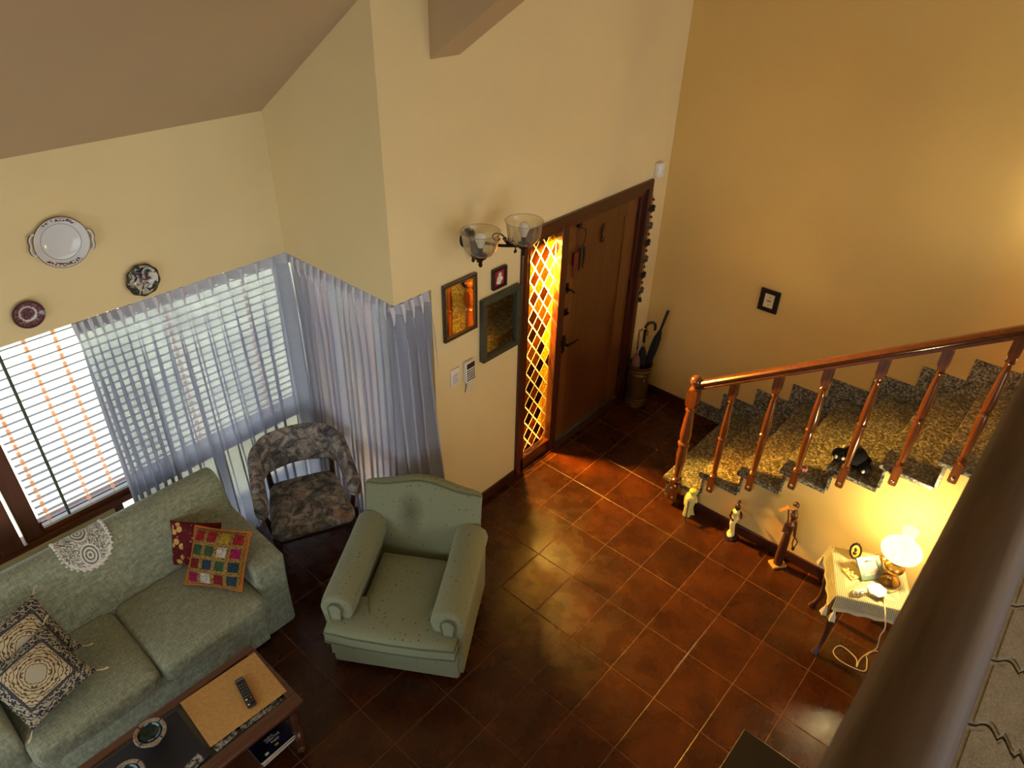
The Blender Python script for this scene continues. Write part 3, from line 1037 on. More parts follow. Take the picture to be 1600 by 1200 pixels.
# rolled arms, with a scroll panel in front
for sg in (-1, 1):
    x0 = sg * .318
    a = MB()
    prof = [(-.075, .06), (-.078, .40), (-.088, .46), (-.092, .50), (-.080, .548), (-.045, .580), (0, .590), (.045, .580), (.080, .548), (.090, .505), (.082, .46), (.066, .43), (.062, .06)]
    prof = [(p[0] * (-sg) * 1.10, p[1]) for p in prof]
    n = len(prof)
    ys = [(.012, .90), (.022, .97), (.045, 1.0), (.2, 1.0), (.4, 1.0), (.6, 1.02), (.68, 1.03)]
    vs = []
    for y, s in ys:
        for px_, pz in prof:
            vs.append((x0 + px_ * s, y, .40 + (pz - .40) * s + .025 * (y / .65)))
    fs = [(i * n + k, i * n + (k + 1) % n, (i + 1) * n + (k + 1) % n, (i + 1) * n + k) for i in range(len(ys) - 1) for k in range(n)]
    fs += [tuple(range(n)), tuple((len(ys) - 1) * n + k for k in range(n))]
    ao = a.add(vs, fs).build('armrest', M_ARMCH, ac, smooth=True, angle=60)
    pp = [(-.030, .43), (-.036, .49), (-.040, .515), (-.026, .545), (0, .556), (.026, .545), (.040, .515), (.036, .49), (.030, .43)]
    MB().prism([(x0 + p[0] + sg * .006, p[1]) for p in pp], -.006, .014, 'y').build('scroll_panel', M_ARMCH, ao, bevel=.004)
    MB().tube([(x0 + p[0] + sg * .006, -.006, p[1]) for p in pp], .005, 6).build('piping', M_PIPING, ao, smooth=True)
# back with a serpentine top
bk = MB()
NX, NZ = 25, 14
def topz(u):
    x = abs(u)
    return .805 + .034 * math.exp(-(x / .5) ** 2) + .012 * math.cos(x * 3.1) - .01 * (x > .97)
def backpt(u, v, side):
    """u -1..1 across, v 0..1 up"""
    wv = .245 + (.350 - .245) * min(1, max(0, (v - .35) / .3)) if side == 0 else .35
    wv = .368 if v > .62 else (.30 if v < .45 else .30 + .068 * (v - .45) / .17)
    x = u * wv
    z = .06 + (topz(u) - .06) * v
    lean = .62 + .14 * max(0, (z - .35)) / .45
    th = .13 - .075 * v
    edge = (1 - abs(u) ** 6) * (1 - max(0, v - .8) ** 2 * 6)
    y = lean - .03 * edge if side == 0 else lean + th * (.45 + .55 * edge)
    return (x, y, z)
bk.grid(lambda a, b: backpt(a * 2 - 1, b, 0), NX, NZ)
bk.grid(lambda a, b: backpt(a * 2 - 1, b, 1), NX, NZ)
bk.grid(lambda a, b: tuple(Vector(backpt(a * 2 - 1, 1, 0)).lerp(Vector(backpt(a * 2 - 1, 1, 1)), b) + Vector((0, 0, .012 * math.sin(math.pi * b)))), NX, 6)
for u in (-1, 1):
    bk.grid(lambda a, b, u=u: tuple(Vector(backpt(u, a, 0)).lerp(Vector(backpt(u, a, 1)), b)), NZ, 4)
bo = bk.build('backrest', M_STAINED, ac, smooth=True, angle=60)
MB().tube([Vector(backpt(u / 12 - 1, 1, 0)) + Vector((0, .002, .001)) for u in range(25)], .006, 6).build('piping', M_PIPING, bo, smooth=True)
for x in (-.31, .31):
    for y in (.06, .74):
        MB().bb(x - .025, x + .025, y - .025, y + .025, 0, .035).build('foot', M_LEGWOOD, ac)

# ------------------------------------------------------------------ barrel chair in the corner
RC = math.radians(-25.3)
ch = thing('side_chair', 'low-armed chair in brushstroke floral fabric before the curtain corner', 'chair', (-1.52, .97, 0), RC)
def seat_warp(p):
    q = p.copy()
    k = 1 + .10 * (-p.y / .25)         # wider to the front
    q.x *= k
    return q
MB().rbox((0, .25, .425), (.49, .50, .11), .05, m=8, puff=(.01, .02, .03), warp=seat_warp).build('seat', M_FLORAL, ch, smooth=True)
MB().rbox((0, .25, .352), (.47, .46, .04), .012, warp=seat_warp).build('seat_rail', M_LEGWOOD, ch, smooth=True)
# wrap-round back: upper band that falls away into the two arms
NU, NV = 49, 9
def band(u, v, side):
    a = u * 2 - 1                         # -1 .. 1 round the back
    s = abs(a)
    ang = a * 1.62
    R_ = .275
    x = R_ * math.sin(min(1.5708, s * 1.9)) * (1 if a > 0 else -1) if s < .55 else None
    # plan: half-ellipse for the back, straight arms forward
    if s < .58:
        th = s / .58 * math.pi / 2
        x = .285 * math.sin(th); y = .36 + .185 * math.cos(th)
        nx_, ny_ = math.sin(th) / .285, math.cos(th) / .185
    else:
        k = (s - .58) / .42
        x = .285 + .012 * k; y = .36 - .30 * k
        nx_, ny_ = 1, 0
    L = math.hypot(nx_, ny_); nx_ /= L; ny_ /= L
    k = max(0, min(1, (s - .30) / .70))
    ztop = .835 - .175 * (k ** 1.3)
    zbot = .555 - .02 * max(0, (s - .50) / .5)
    if s > .45:
        zbot = min(zbot, ztop - .115)
    z = zbot + (ztop - zbot) * v
    lean = .05 * max(0, (z - .5) / .3) * (1 - k)
    th2 = .042 * math.sqrt(max(0, 1 - (2 * v - 1) ** 4)) + .002
    if s > .96:
        th2 *= max(.15, (1 - s) / .04)
    d = th2 if side else -th2
    x2 = (x + nx_ * d) * (1 if a >= 0 else -1)
    return (x2, y + ny_ * (d) + lean, z)
bm_ = MB()
bm_.grid(lambda u, v: band(u, v, 0), NU, NV)
bm_.grid(lambda u, v: band(u, v, 1), NU, NV)
for v in (0, 1):
    bm_.grid(lambda u, w_, v=v: tuple(Vector(band(u, v, 0)).lerp(Vector(band(u, v, 1)), w_)), NU, 2)
for u in (0, 1):
    bm_.grid(lambda v, w_, u=u: tuple(Vector(band(u, v, 0)).lerp(Vector(band(u, v, 1)), w_)), NV, 2)
bm_.build('backrest', M_FLORAL, ch, smooth=True, angle=60)
for sg in (-1, 1):
    MB().tube([(sg * .235, .03, .0), (sg * .245, .02, .34), (sg * .25, .03, .40)], [.016, .022, .02], 8).build('leg', M_LEGWOOD, ch, smooth=True)
    MB().tube([(sg * .215, .50, .0), (sg * .205, .46, .36), (sg * .215, .47, .62)], [.016, .022, .018], 8).build('leg', M_LEGWOOD, ch, smooth=True)
    MB().tube([(sg * .262, .13, .36), (sg * .285, .15, .48), (sg * .288, .16, .58)], [.016, .016, .014], 8).build('arm_support', M_LEGWOOD, ch, smooth=True)

# ------------------------------------------------------------------ coffee table
M_TABWOOD = wood('dark_walnut_table_wood', S(62, 32, 18), S(106, 60, 36), 'x', .35, .4)
M_TABLEG = wood('dark_walnut_leg_wood', S(46, 24, 14), S(84, 46, 28), 'z', .35, .4)
M_DARKGLASS = plain('smoked_table_glass', S(26, 26, 28), .08, 0, .1, spec=.6)
TX0, TX1, TY0, TY1, TZ = -3.44, -2.285, -.002, .485, .455
tb = thing('coffee_table', 'dark walnut coffee table with inset glass top and lower shelf', 'table', ((TX0 + TX1) / 2, (TY0 + TY1) / 2, 0))
hw, hd = (TX1 - TX0) / 2, (TY1 - TY0) / 2
for (a, b, c, d) in ((-hw, hw, -hd, -hd + .07), (-hw, hw, hd - .045, hd), (-hw, -hw + .06, -hd + .07, hd - .045), (hw - .05, hw, -hd + .07, hd - .045)):
    MB().bb(a, b, c, d, TZ - .028, TZ).build('top_rail', M_TABWOOD, tb, bevel=.006)
MB().bb(-hw + .06, hw - .05, -hd + .07, hd - .045, TZ - .022, TZ - .008).build('glass_inset', M_DARKGLASS, tb)
MB().bb(-hw + .04, hw - .04, -hd + .03, hd - .03, TZ - .075, TZ - .028).build('apron', M_TABWOOD, tb)
MB().bb(-hw + .05, hw - .05, -hd + .05, hd - .05, .115, .14).build('shelf', M_TABWOOD, tb, bevel=.004)
for sx in (-1, 1):
    for sy2 in (-1, 1):
        MB().lathe([(.020, 0), (.028, .012), (.030, .03), (.020, .05), (.028, .065), (.028, .085), (.032, .10), (.032, .155), (.022, .17), (.030, .185), (.022, .20), (.026, .26), (.030, .32), (.022, .35), (.030, .36), (.030, .38)],
                   (sx * (hw - .05), sy2 * (hd - .05), 0), 12).build('leg', M_TABLEG, tb, smooth=True)
# ------------------------------------------------------------------ sheer curtains
def make_sheer():
    t = NT('white_sheer_curtain')
    t.t.nodes.remove(t.p)
    v = t.coord()
    f = t.noise(v, 220.0, 2)
    c = t.ramp(f, [(.3, S(182, 187, 204)), (.7, S(208, 213, 230))])
    df = t.n('ShaderNodeBsdfDiffuse'); t.l(c, df.inputs[0])
    tl = t.n('ShaderNodeBsdfTranslucent'); t.l(c, tl.inputs[0])
    tr = t.n('ShaderNodeBsdfTransparent')
    a = t.n('ShaderNodeMixShader'); a.inputs[0].default_value = .34
    t.l(df.outputs[0], a.inputs[1]); t.l(tl.outputs[0], a.inputs[2])
    b = t.n('ShaderNodeMixShader'); b.inputs[0].default_value = .15
    t.l(a.outputs[0], b.inputs[1]); t.l(tr.outputs[0], b.inputs[2])
    t.l(b.outputs[0], t.out.inputs['Surface'])
    return t.m
M_SHEER = make_sheer()
M_TAPEH = plain('white_curtain_heading', S(206, 206, 212), .9, 0, .05)
def curtain(label, p0, p1, room, pleats, gather=0.0, flare=(0, 0), push=.045, zt=1.938, seed=1, amp=(.014, .050)):
    """hangs along p0->p1 (plan), room = unit vector into the room; flare widens both ends at the hem"""
    rg = random.Random(seed)
    p0, p1 = Vector((p0[0], p0[1], 0)), Vector((p1[0], p1[1], 0))
    rm = Vector((room[0], room[1], 0))
    d = (p1 - p0); L = d.length; d = d / L
    t = thing('sheer_curtain', label, 'curtain', (0, 0, 0), group='white sheer curtains')
    om = .20 * L / pleats
    ph = [rg.uniform(-.5, .5) for _ in range(pleats + 2)]
    am = [rg.uniform(.55, 1.35) for _ in range(pleats + 2)]
    NU, NV = pleats * 16 + 1, 26
    def s_of(u):
        # gathers tighter at the start
        return u if gather == 0 else ((1 - gather) * u + gather * u * u)
    def pt(u, v, off=0.0):
        z = zt - (zt - .012) * v
        ff = u * pleats
        k = int(min(ff, pleats - 1)); fr = ff - k
        wob = (ph[k] * (1 - fr) + ph[k + 1] * fr) * v * 1.1
        a = (amp[0] + (amp[1] - amp[0]) * min(1, v * 7)) * (am[k] * (1 - fr) + am[k + 1] * fr)
        w_ = math.cos(2 * math.pi * (ff + wob))
        w_ = math.asin(max(-1, min(1, w_ * .97))) / 1.33
        s = s_of(u) * L
        s += (-flare[0] * (1 - u) + flare[1] * u) * v - om * min(1, v * 4) * math.sin(4 * math.pi * (ff + wob))
        q = p0 + d * s + rm * (a * w_ + push * v ** 1.4 + off)
        return (q.x, q.y, z)
    MB().grid(pt, NU, NV).build('panel', M_SHEER, t, smooth=True, angle=180)
    MB().grid(lambda u, v: pt(u, v * .036, .004), NU, 3).build('heading_tape', M_TAPEH, t, smooth=True, angle=180)
    for i in range(pleats):
        u = (i + .0) / pleats + .0001
        q = Vector(pt(u, 0.0, .006)); q2 = Vector(pt(u, .042, .010))
        MB().tube([q, (q + q2) / 2 + rm * .004, q2, Vector(pt(u, .06, .004))], [.013, .012, .007, .003], 6).build('pinch_pleat', M_TAPEH, t, smooth=True)
    return t
curtain('wide white sheer curtain drawn across the right half of the front window', (-2.25, 1.745), (-0.965, 1.75), (0, -1), 17, gather=.55, flare=(.05, 0), push=.05, seed=4)
curtain('white sheer curtain along the return wall behind the floral chair', (-0.945, 1.725), (-0.945, 0.690), (-1, 0), 15, flare=(0, 0), push=.05, seed=9, amp=(.012, .034))
curtain('short white sheer curtain wrapping the corner beside the thin-framed mirror', (-0.985, 0.697), (-0.708, 0.697), (0, -1), 4, flare=(0, .075), push=.075, seed=12)

# ------------------------------------------------------------------ cushions
def make_pattern(kind):
    t = NT(kind + '_cushion_cloth')
    v = t.coord()
    X, Y, Z = t.sep(v)
    ax = t.math('ABSOLUTE', X); ay = t.math('ABSOLUTE', Y)
    m = t.math('MAXIMUM', ax, ay)
    if kind == 'brocade':
        # scrollwork border: distorted waves; cream centre with brown medallion lines
        wv = t.n('ShaderNodeTexWave', wave_type='RINGS', rings_direction='SPHERICAL')
        wv.inputs['Scale'].default_value = 17; wv.inputs['Distortion'].default_value = 9; wv.inputs['Detail'].default_value = 1.5; wv.inputs['Detail Scale'].default_value = 3.2
        t.l(v, wv.inputs['Vector'])
        border = t.ramp(wv.outputs['Fac'], [(.40, S(50, 49, 55)), (.54, S(168, 158, 132))])
        # mirrored medallion
        cb = t.n('ShaderNodeCombineXYZ')
        mn = t.math('MINIMUM', ax, ay)
        t.l(m, cb.inputs[0]); t.l(mn, cb.inputs[1])
        w2 = t.n('ShaderNodeTexWave', wave_type='RINGS', rings_direction='SPHERICAL')
        w2.inputs['Scale'].default_value = 20; w2.inputs['Distortion'].default_value = 6; w2.inputs['Detail'].default_value = 1; w2.inputs['Detail Scale'].default_value = 2.5
        t.l(cb.outputs[0], w2.inputs['Vector'])
        med = t.ramp(w2.outputs['Fac'], [(.20, S(96, 74, 46)), (.38, S(196, 180, 144))])
        star = t.math('LESS_THAN', t.math('ADD', m, t.math('MULTIPLY', mn, .6)), .048)
        med = t.mix(star, med, S(178, 168, 142))
        c = t.mix(t.math('GREATER_THAN', m, .112), med, S(66, 66, 72))
        c = t.mix(t.math('GREATER_THAN', m, .124), c, border)
    elif kind == 'patchwork':
        n_ = 4.0
        sx = t.math('MULTIPLY_ADD', X, n_ / .31, 2.0); sy3 = t.math('MULTIPLY_ADD', Y, n_ / .31, 2.0)
        fx = t.math('FRACT', sx); fy = t.math('FRACT', sy3)
        ix_ = t.math('FLOOR', sx); iy_ = t.math('FLOOR', sy3)
        cb = t.n('ShaderNodeCombineXYZ'); t.l(ix_, cb.inputs[0]); t.l(iy_, cb.inputs[1])
        wn_ = t.n('ShaderNodeTexWhiteNoise', noise_dimensions='2D'); t.l(cb.outputs[0], wn_.inputs['Vector'])
        cell = t.ramp(wn_.outputs['Value'], [(0, S(120, 24, 26)), (.2, S(34, 66, 72)), (.36, S(150, 28, 34)), (.5, S(52, 84, 50)), (.62, S(38, 60, 74)), (.74, S(176, 150, 40)), (.84, S(150, 20, 78)), (.95, S(196, 184, 172))], 'CONSTANT')
        gold = t.ramp(t.noise(v, 150., 3), [(.38, S(70, 50, 22)), (.6, S(166, 132, 62))])
        dx = t.math('ABSOLUTE', t.math('SUBTRACT', fx, .5)); dy = t.math('ABSOLUTE', t.math('SUBTRACT', fy, .5))
        edge = t.math('GREATER_THAN', t.math('MAXIMUM', dx, dy), .36)
        cell = t.mix(.5, cell, t.ramp(t.noise(v, 60., 3), [(.35, (.05, .03, .03, 1)), (.65, (1, 1, 1, 1))]), 'MULTIPLY')
        c = t.mix(edge, cell, gold)
        c = t.mix(t.math('GREATER_THAN', m, .158), c, S(178, 98, 24))
    else:
        f = t.noise(v, 30., 3, .5, 1.0)
        c = t.ramp(f, [(.30, S(74, 14, 20)), (.55, S(104, 22, 26))])
        vo = t.n('ShaderNodeTexVoronoi', feature='F1'); vo.inputs['Scale'].default_value = 22.
        t.l(v, vo.inputs['Vector'])
        leaf_ = t.math('LESS_THAN', vo.outputs['Distance'], .42)
        band_ = t.math('LESS_THAN', t.math('ABSOLUTE', t.math('ADD', X, .10)), .035)
        c = t.mix(t.math('MULTIPLY', leaf_, band_), c, S(206, 168, 92))
        v2 = t.n('ShaderNodeTexVoronoi', feature='F1'); v2.inputs['Scale'].default_value = 34.
        t.l(v, v2.inputs['Vector'])
        c = t.mix(t.math('MULTIPLY', t.math('LESS_THAN', v2.outputs['Distance'], .25), t.math('GREATER_THAN', f, .5)), c, S(178, 112, 84))
    t.base(c)
    t.set(Roughness=.8)
    t.p.inputs['Specular IOR Level'].default_value = .25
    t.bump(t.noise(v, 240., 2), .25, .002)
    return t.m
def pillow(name, label, c, a, b, w, h, th, mat, group=None, tassels=False, edge=None):
    """a, b: world directions of the cushion's width and height"""
    a = Vector(a).normalized(); b = Vector(b); b = (b - a * a.dot(b)).normalized(); n_ = a.cross(b)
    t = thing(name, label, 'cushion', (0, 0, 0), group=group)
    t.matrix_world = Matrix(((a.x, b.x, n_.x, c[0]), (a.y, b.y, n_.y, c[1]), (a.z, b.z, n_.z, c[2]), (0, 0, 0, 1)))
    def f(u, v, sg):
        x, y = u * 2 - 1, v * 2 - 1
        pinch = 1 - .06 * (1 - x * x) * abs(y) ** 2
        pinch2 = 1 - .06 * (1 - y * y) * abs(x) ** 2
        z = th / 2 * (max(0, 1 - abs(x) ** 2.6) ** .55) * (max(0, 1 - abs(y) ** 2.6) ** .55)
        z *= 1 + .06 * math.sin(5 * x + 3 * y)
        return (x * w / 2 * pinch2, y * h / 2 * pinch, sg * z)
    mb = MB()
    mb.grid(lambda u, v: f(u, v, 1), 21, 21)
    mb.grid(lambda u, v: f(u, v, -1), 21, 21)
    mb.build('cover', mat, t, smooth=True, angle=80)
    if edge is not None:
        pts = [f(u / 20, 0, 1) for u in range(20)] + [f(1, v / 20, 1) for v in range(20)] + [f(1 - u / 20, 1, 1) for u in range(20)] + [f(0, 1 - v / 20, 1) for v in range(20)]
        MB().tube(pts, .006, 6, closed=True).build('edging', edge, t, smooth=True)
    if tassels:
        for sx in (-1, 1):
            for sy2 in (-1, 1):
                MB().tube([(sx * w / 2, sy2 * h / 2, 0), (sx * (w / 2 + .02), sy2 * (h / 2 + .018), -.004), (sx * (w / 2 + .042), sy2 * (h / 2 + .026), -.012)], [.003, .004, .006], 6).build('corner_tassel', M_CREAMT, t, smooth=True)
    return t
M_CREAMT = plain('cream_cotton', S(206, 192, 156), .9, 0, .1)
M_OREDGE = plain('orange_cushion_edging', S(184, 104, 28), .85, 0, .15)
M_PATCH = make_pattern('patchwork'); M_BROC = make_pattern('brocade'); M_REDFL = make_pattern('redfloral')
pillow('throw_cushion', 'patchwork cushion of coloured squares with orange edging by the right arm', (-2.14, 1.005, .62), (.554, -.832, 0), (.60, .33, .73), .345, .335, .11, M_PATCH, 'cushions on the sofa', edge=M_OREDGE)
pillow('throw_cushion', 'dark red floral cushion tucked behind the patchwork cushion', (-2.165, 1.215, .605), (.64, -.768, 0), (.38, .20, .88), .31, .28, .08, M_REDFL, 'cushions on the sofa')
pillow('throw_cushion', 'black and cream scroll cushion with a pale medallion, front one of two', (-3.125, .955, .62), (.97, .173, .15), (-.165, .889, .426), .345, .365, .10, M_BROC, 'cushions on the sofa', True)
pillow('throw_cushion', 'black and cream scroll cushion with brown centre, behind its twin', (-3.105, 1.135, .665), (.96, .20, .05), (-.20, .66, .70), .345, .365, .09, M_BROC, 'cushions on the sofa', True)

# ------------------------------------------------------------------ lace runner on the sofa back
def make_lace():
    t = NT('white_lace')
    t.t.nodes.remove(t.p)
    v = t.coord(kind='UV')
    X, Y, Z = t.sep(v)
    w1_ = t.n('ShaderNodeTexWave', wave_type='RINGS', rings_direction='SPHERICAL')
    w1_.inputs['Scale'].default_value = 9; w1_.inputs['Distortion'].default_value = 0.6
    mp = t.n('ShaderNodeMapping'); mp.inputs['Location'].default_value = (0, -.66, 0); t.l(v, mp.inputs['Vector']); t.l(mp.outputs[0], w1_.inputs['Vector'])
    r1 = t.n('ShaderNodeVectorMath', operation='LENGTH'); t.l(mp.outputs[0], r1.inputs[0])
    mp2 = t.n('ShaderNodeMapping'); mp2.inputs['Location'].default_value = (0, -.24, 0); t.l(v, mp2.inputs['Vector'])
    r2 = t.n('ShaderNodeVectorMath', operation='LENGTH'); t.l(mp2.outputs[0], r2.inputs[0])
    def rings(r):
        s_ = t.math('FRACT', t.math('MULTIPLY', r.outputs['Value'], 16.))
        on = t.math('GREATER_THAN', s_, .5)
        inside = t.math('LESS_THAN', r.outputs['Value'], .185)
        return t.math('MULTIPLY', on, inside), inside
    a1, in1 = rings(r1); a2, in2 = rings(r2)
    sw = t.n('ShaderNodeTexWave', wave_type='RINGS', rings_direction='SPHERICAL')
    sw.inputs['Scale'].default_value = 5.; sw.inputs['Distortion'].default_value = 14; sw.inputs['Detail Scale'].default_value = 2.6; sw.inputs['Detail'].default_value = 1.
    t.l(v, sw.inputs['Vector'])
    scroll = t.math('GREATER_THAN', sw.outputs['Fac'], .56)
    notin = t.math('SUBTRACT', 1., t.math('MAXIMUM', in1, in2))
    pat = t.math('MAXIMUM', t.math('MAXIMUM', a1, a2), t.math('MULTIPLY', scroll, notin))
    rim = t.math('GREATER_THAN', Z, .5)      # unused channel, kept at zero
    edge = t.n('ShaderNodeAttribute', attribute_name='edge')
    pat = t.math('MAXIMUM', pat, t.math('GREATER_THAN', edge.outputs['Fac'], .5))
    df = t.n('ShaderNodeBsdfDiffuse'); df.inputs[0].default_value = S(232, 230, 224)
    tr = t.n('ShaderNodeBsdfTransparent')
    mx = t.n('ShaderNodeMixShader'); t.l(pat, mx.inputs[0]); t.l(tr.outputs[0], mx.inputs[1]); t.l(df.outputs[0], mx.inputs[2])
    t.l(mx.outputs[0], t.out.inputs['Surface'])
    return t.m
bp = [(1.575, .775), (1.560, .812), (1.54, .835), (1.505, .850), (1.465, .848), (1.43, .825), (1.405, .785), (1.34, .66), (1.30, .55)]
bl = [0]
for i in range(1, len(bp)):
    bl.append(bl[-1] + math.hypot(bp[i][0] - bp[i - 1][0], bp[i][1] - bp[i - 1][1]))
def backpos(s):
    for i in range(1, len(bp)):
        if s <= bl[i]:
            k = (s - bl[i - 1]) / (bl[i] - bl[i - 1])
            y = bp[i - 1][0] + k * (bp[i][0] - bp[i - 1][0]); z = bp[i - 1][1] + k * (bp[i][1] - bp[i - 1][1])
            tx, tz = bp[i][0] - bp[i - 1][0], bp[i][1] - bp[i - 1][1]
            break
    Lt = math.hypot(tx, tz)
    nyv, nzv = tz / Lt, -tx / Lt         # outward (towards room / up)
    if nzv < 0 and s > .1: nyv, nzv = -nyv, -nzv
    return y, z, nyv, nzv
lace = thing('lace_runner', 'white crochet lace runner with a rounded end over the sofa back', 'doily', (0, 0, 0))
LS0, LS1, LWD = .02, .335, .125
def lhalf(s):
    k = (s - (LS1 - .13)) / .13
    return LWD * (math.sqrt(max(0, 1 - k * k)) if k > 0 else 1.0)
NS, NW = 34, 17
vs, fs, uv, ed = [], [], [], []
for i in range(NS):
    s = LS0 + (LS1 - .002 - LS0) * (1 - (1 - i / (NS - 1)) ** 1.3)
    y, z, ny_, nz_ = backpos(s)
    for j in range(NW):
        a_ = (j / (NW - 1) * 2 - 1)
        hwid = lhalf(s)
        vs.append((-2.652 + a_ * hwid, y + ny_ * .006, z + nz_ * .006))
        uv.append((a_ * hwid / .25 * 1.0, (s - LS0) / .25 * .7))
        k = max(0, (s - (LS1 - .13)) / LWD)
        d_ = 1 - abs(a_) if k <= 0 else 1 - math.hypot(a_ * hwid / LWD, k)
        ed.append(1.0 if d_ < .10 else 0.0)
for i in range(NS - 1):
    for j in range(NW - 1):
        fs.append((i * NW + j, (i + 1) * NW + j, (i + 1) * NW + j + 1, i * NW + j + 1))
me = bpy.data.meshes.new('lace_cloth'); me.from_pydata(vs, [], fs)
ul = me.uv_layers.new(name='UVMap')
for lp in me.loops:
    ul.data[lp.index].uv = uv[lp.vertex_index]
at = me.attributes.new('edge', 'FLOAT', 'POINT')
for i, v_ in enumerate(ed):
    at.data[i].value = v_
me.materials.append(make_lace())
lo = bpy.data.objects.new('lace_cloth', me); COL.objects.link(lo); lo.parent = lace
bead = None
M_LACEW = plain('white_cotton_scallop', S(226, 222, 212), .9, 0, .06)
edge_pts = [(-1, LS0 + .004 + i * .0185) for i in range(10)] + [None] + [(1, LS0 + .004 + i * .0185) for i in range(10)]
pl_ = []
for i in range(11):
    s = LS0 + .004 + i * .0172
    for sg in (-1, 1): pl_.append((sg * LWD, s))
for i in range(13):
    th = math.pi * (i + .5) / 13
    pl_.append((LWD * math.cos(th), LS1 - .13 + .13 * math.sin(th)))
for (dx, s) in pl_:
    y, z, ny_, nz_ = backpos(min(s, LS1 + .03))
    loc = (-2.652 + dx * 1.03, y + ny_ * .007, z + nz_ * .007)
    if bead is None:
        bead = MB().ball((0, 0, 0), (.0095, .0075, .0075), 8, 5).build('scallop', M_LACEW, lace, smooth=True); bead.location = loc
    else:
        inst(bead, 'scallop', lace, loc)

# ------------------------------------------------------------------ on the coffee table
TT = TZ
M_BLACKMAT = plain('blue-black leatherette', S(20, 22, 30), .6, 0, .1)
mat_o = MB().bb(-3.32, -2.74, .085, .418, TT - .006, TT - .003).build('table_mat', M_BLACKMAT)
tag(mat_o, 'blue-black mat lying on the coffee table glass', 'mat')
M_KRAFT = plain('tan_fibreboard', S(196, 150, 82), .7, 0, .12, 60)
bd = MB().box((0, 0, 0), (.408, .318, .007)).build('fibreboard_sheet', M_KRAFT, bevel=.001)
bd.location = (-2.512, .266, TT + .0045); bd.rotation_euler = (0, 0, math.radians(-2.5))
tag(bd, 'tan fibreboard sheet at the right end of the coffee table', 'board')
M_CARD = []
for i, (c0, c1) in enumerate(((S(168, 166, 158), S(60, 64, 52)), (S(60, 58, 56), S(150, 148, 140)), (S(130, 128, 120), S(44, 40, 38)))):
    t = NT('printed_card_%d' % i)
    t.base(t.ramp(t.noise(t.coord(), 45., 3), [(.42, c0), (.56, c1)], 'LINEAR')); t.set(Roughness=.25)
    M_CARD.append(t.m)
for i, (x, y, wd, dp, rz, lb) in enumerate(((-2.655, .118, .12, .07, .10, 'black and white photo card peeping out under the left of the tan board'), (-2.51, .110, .13, .06, -.03, 'dark photo card under the front edge of the tan board'), (-2.40, .098, .09, .05, .02, 'grey photo card near the right front corner of the glass'), (-2.83, .10, .12, .05, .2, 'pale photo card at the front edge of the black mat'))):
    o = MB().box((0, 0, 0), (wd, dp, .0012)).build('photo_card', M_CARD[i % 3])
    o.location = (x, y, TT - .0022 if i == 3 else TT - .0068 + .006 * 0); o.rotation_euler = (0, 0, rz)
    tag(o, lb, 'card', 'photo cards on the coffee table')
# remote control
rm = thing('remote_control', 'black television remote control on the tan board', 'remote', (-2.462, .236, TT + .008), math.radians(-10.5))
M_BLKPL = plain('black_plastic', S(18, 18, 20), .35, 0, .1)
MB().rbox((0, 0, .010), (.045, .186, .020), .007, 3, 3).build('body', M_BLKPL, rm, smooth=True)
MB().rbox((0, .078, .0195), (.044, .006, .003), .001, 2, 2).build('silver_band', M_STEEL, rm)
M_BTN = [plain('grey_button', S(120, 120, 124), .5), plain('red_button', S(176, 60, 56), .5), plain('white_button', S(224, 224, 224), .5)]
for r_ in range(7):
    for q in range(3):
        wd = .006 if r_ not in (5,) else .010
        if r_ == 5 and q == 1: continue
        MB().rbox(((q - 1) * .012, .045 - r_ * .019, .0205), (wd, .005 if r_ != 5 else .010, .002), .001, 2, 1).build('button', M_BTN[0] if r_ != 5 else (M_BTN[2] if q == 0 else M_BTN[1]), rm)
MB().rbox((-.012, -.082, .0205), (.010, .007, .002), .001, 2, 1).build('button', M_BTN[2], rm)
# two stone bowls with green glazed inside
def make_stone():
    t = NT('mottled_stone_rim')
    t.base(t.ramp(t.noise(t.coord(), 60., 5, .6, 1.), [(.3, S(92, 76, 62)), (.5, S(150, 130, 110)), (.72, S(182, 164, 142))])); t.set(Roughness=.5)
    return t.m
M_STONE = make_stone()
t_ = NT('green_glaze'); t_.base(t_.ramp(t_.noise(t_.coord(), 50., 4, .6, 2.), [(.35, S(8, 20, 20)), (.6, S(24, 62, 58)), (.8, S(92, 120, 96))])); t_.set(Roughness=.08); M_GLAZE = t_.m
def bowl(label, x, y):
    t = thing('stone_bowl', label, 'bowl', (x, y, TT - .003), group='stone bowls on the coffee table')
    MB().lathe([(.001, 0), (.036, 0), (.038, .008), (.034, .02), (.040, .03), (.066, .052), (.073, .062), (.073, .068), (.070, .071), (.056, .068), (.052, .058)], seg=28, cap=False).build('rim', M_STONE, t, smooth=True, angle=30)
    MB().lathe([(.055, .066), (.050, .056), (.036, .046), (.015, .042), (.002, .0415)], seg=24, cap=False).build('glaze', M_GLAZE, t, smooth=True)
    for a in (.35, 2.0, 3.6, 5.1):
        MB().box((.064 * math.cos(a), .064 * math.sin(a), .0705), (.020, .007, .003), rz=a).build('cigarette_notch', M_LEGWOOD, t)
bowl('stone bowl with green glazed inside near the tan board', -2.885, .352)
bowl('stone bowl with green glazed inside at the bottom edge of the picture', -3.045, .232)
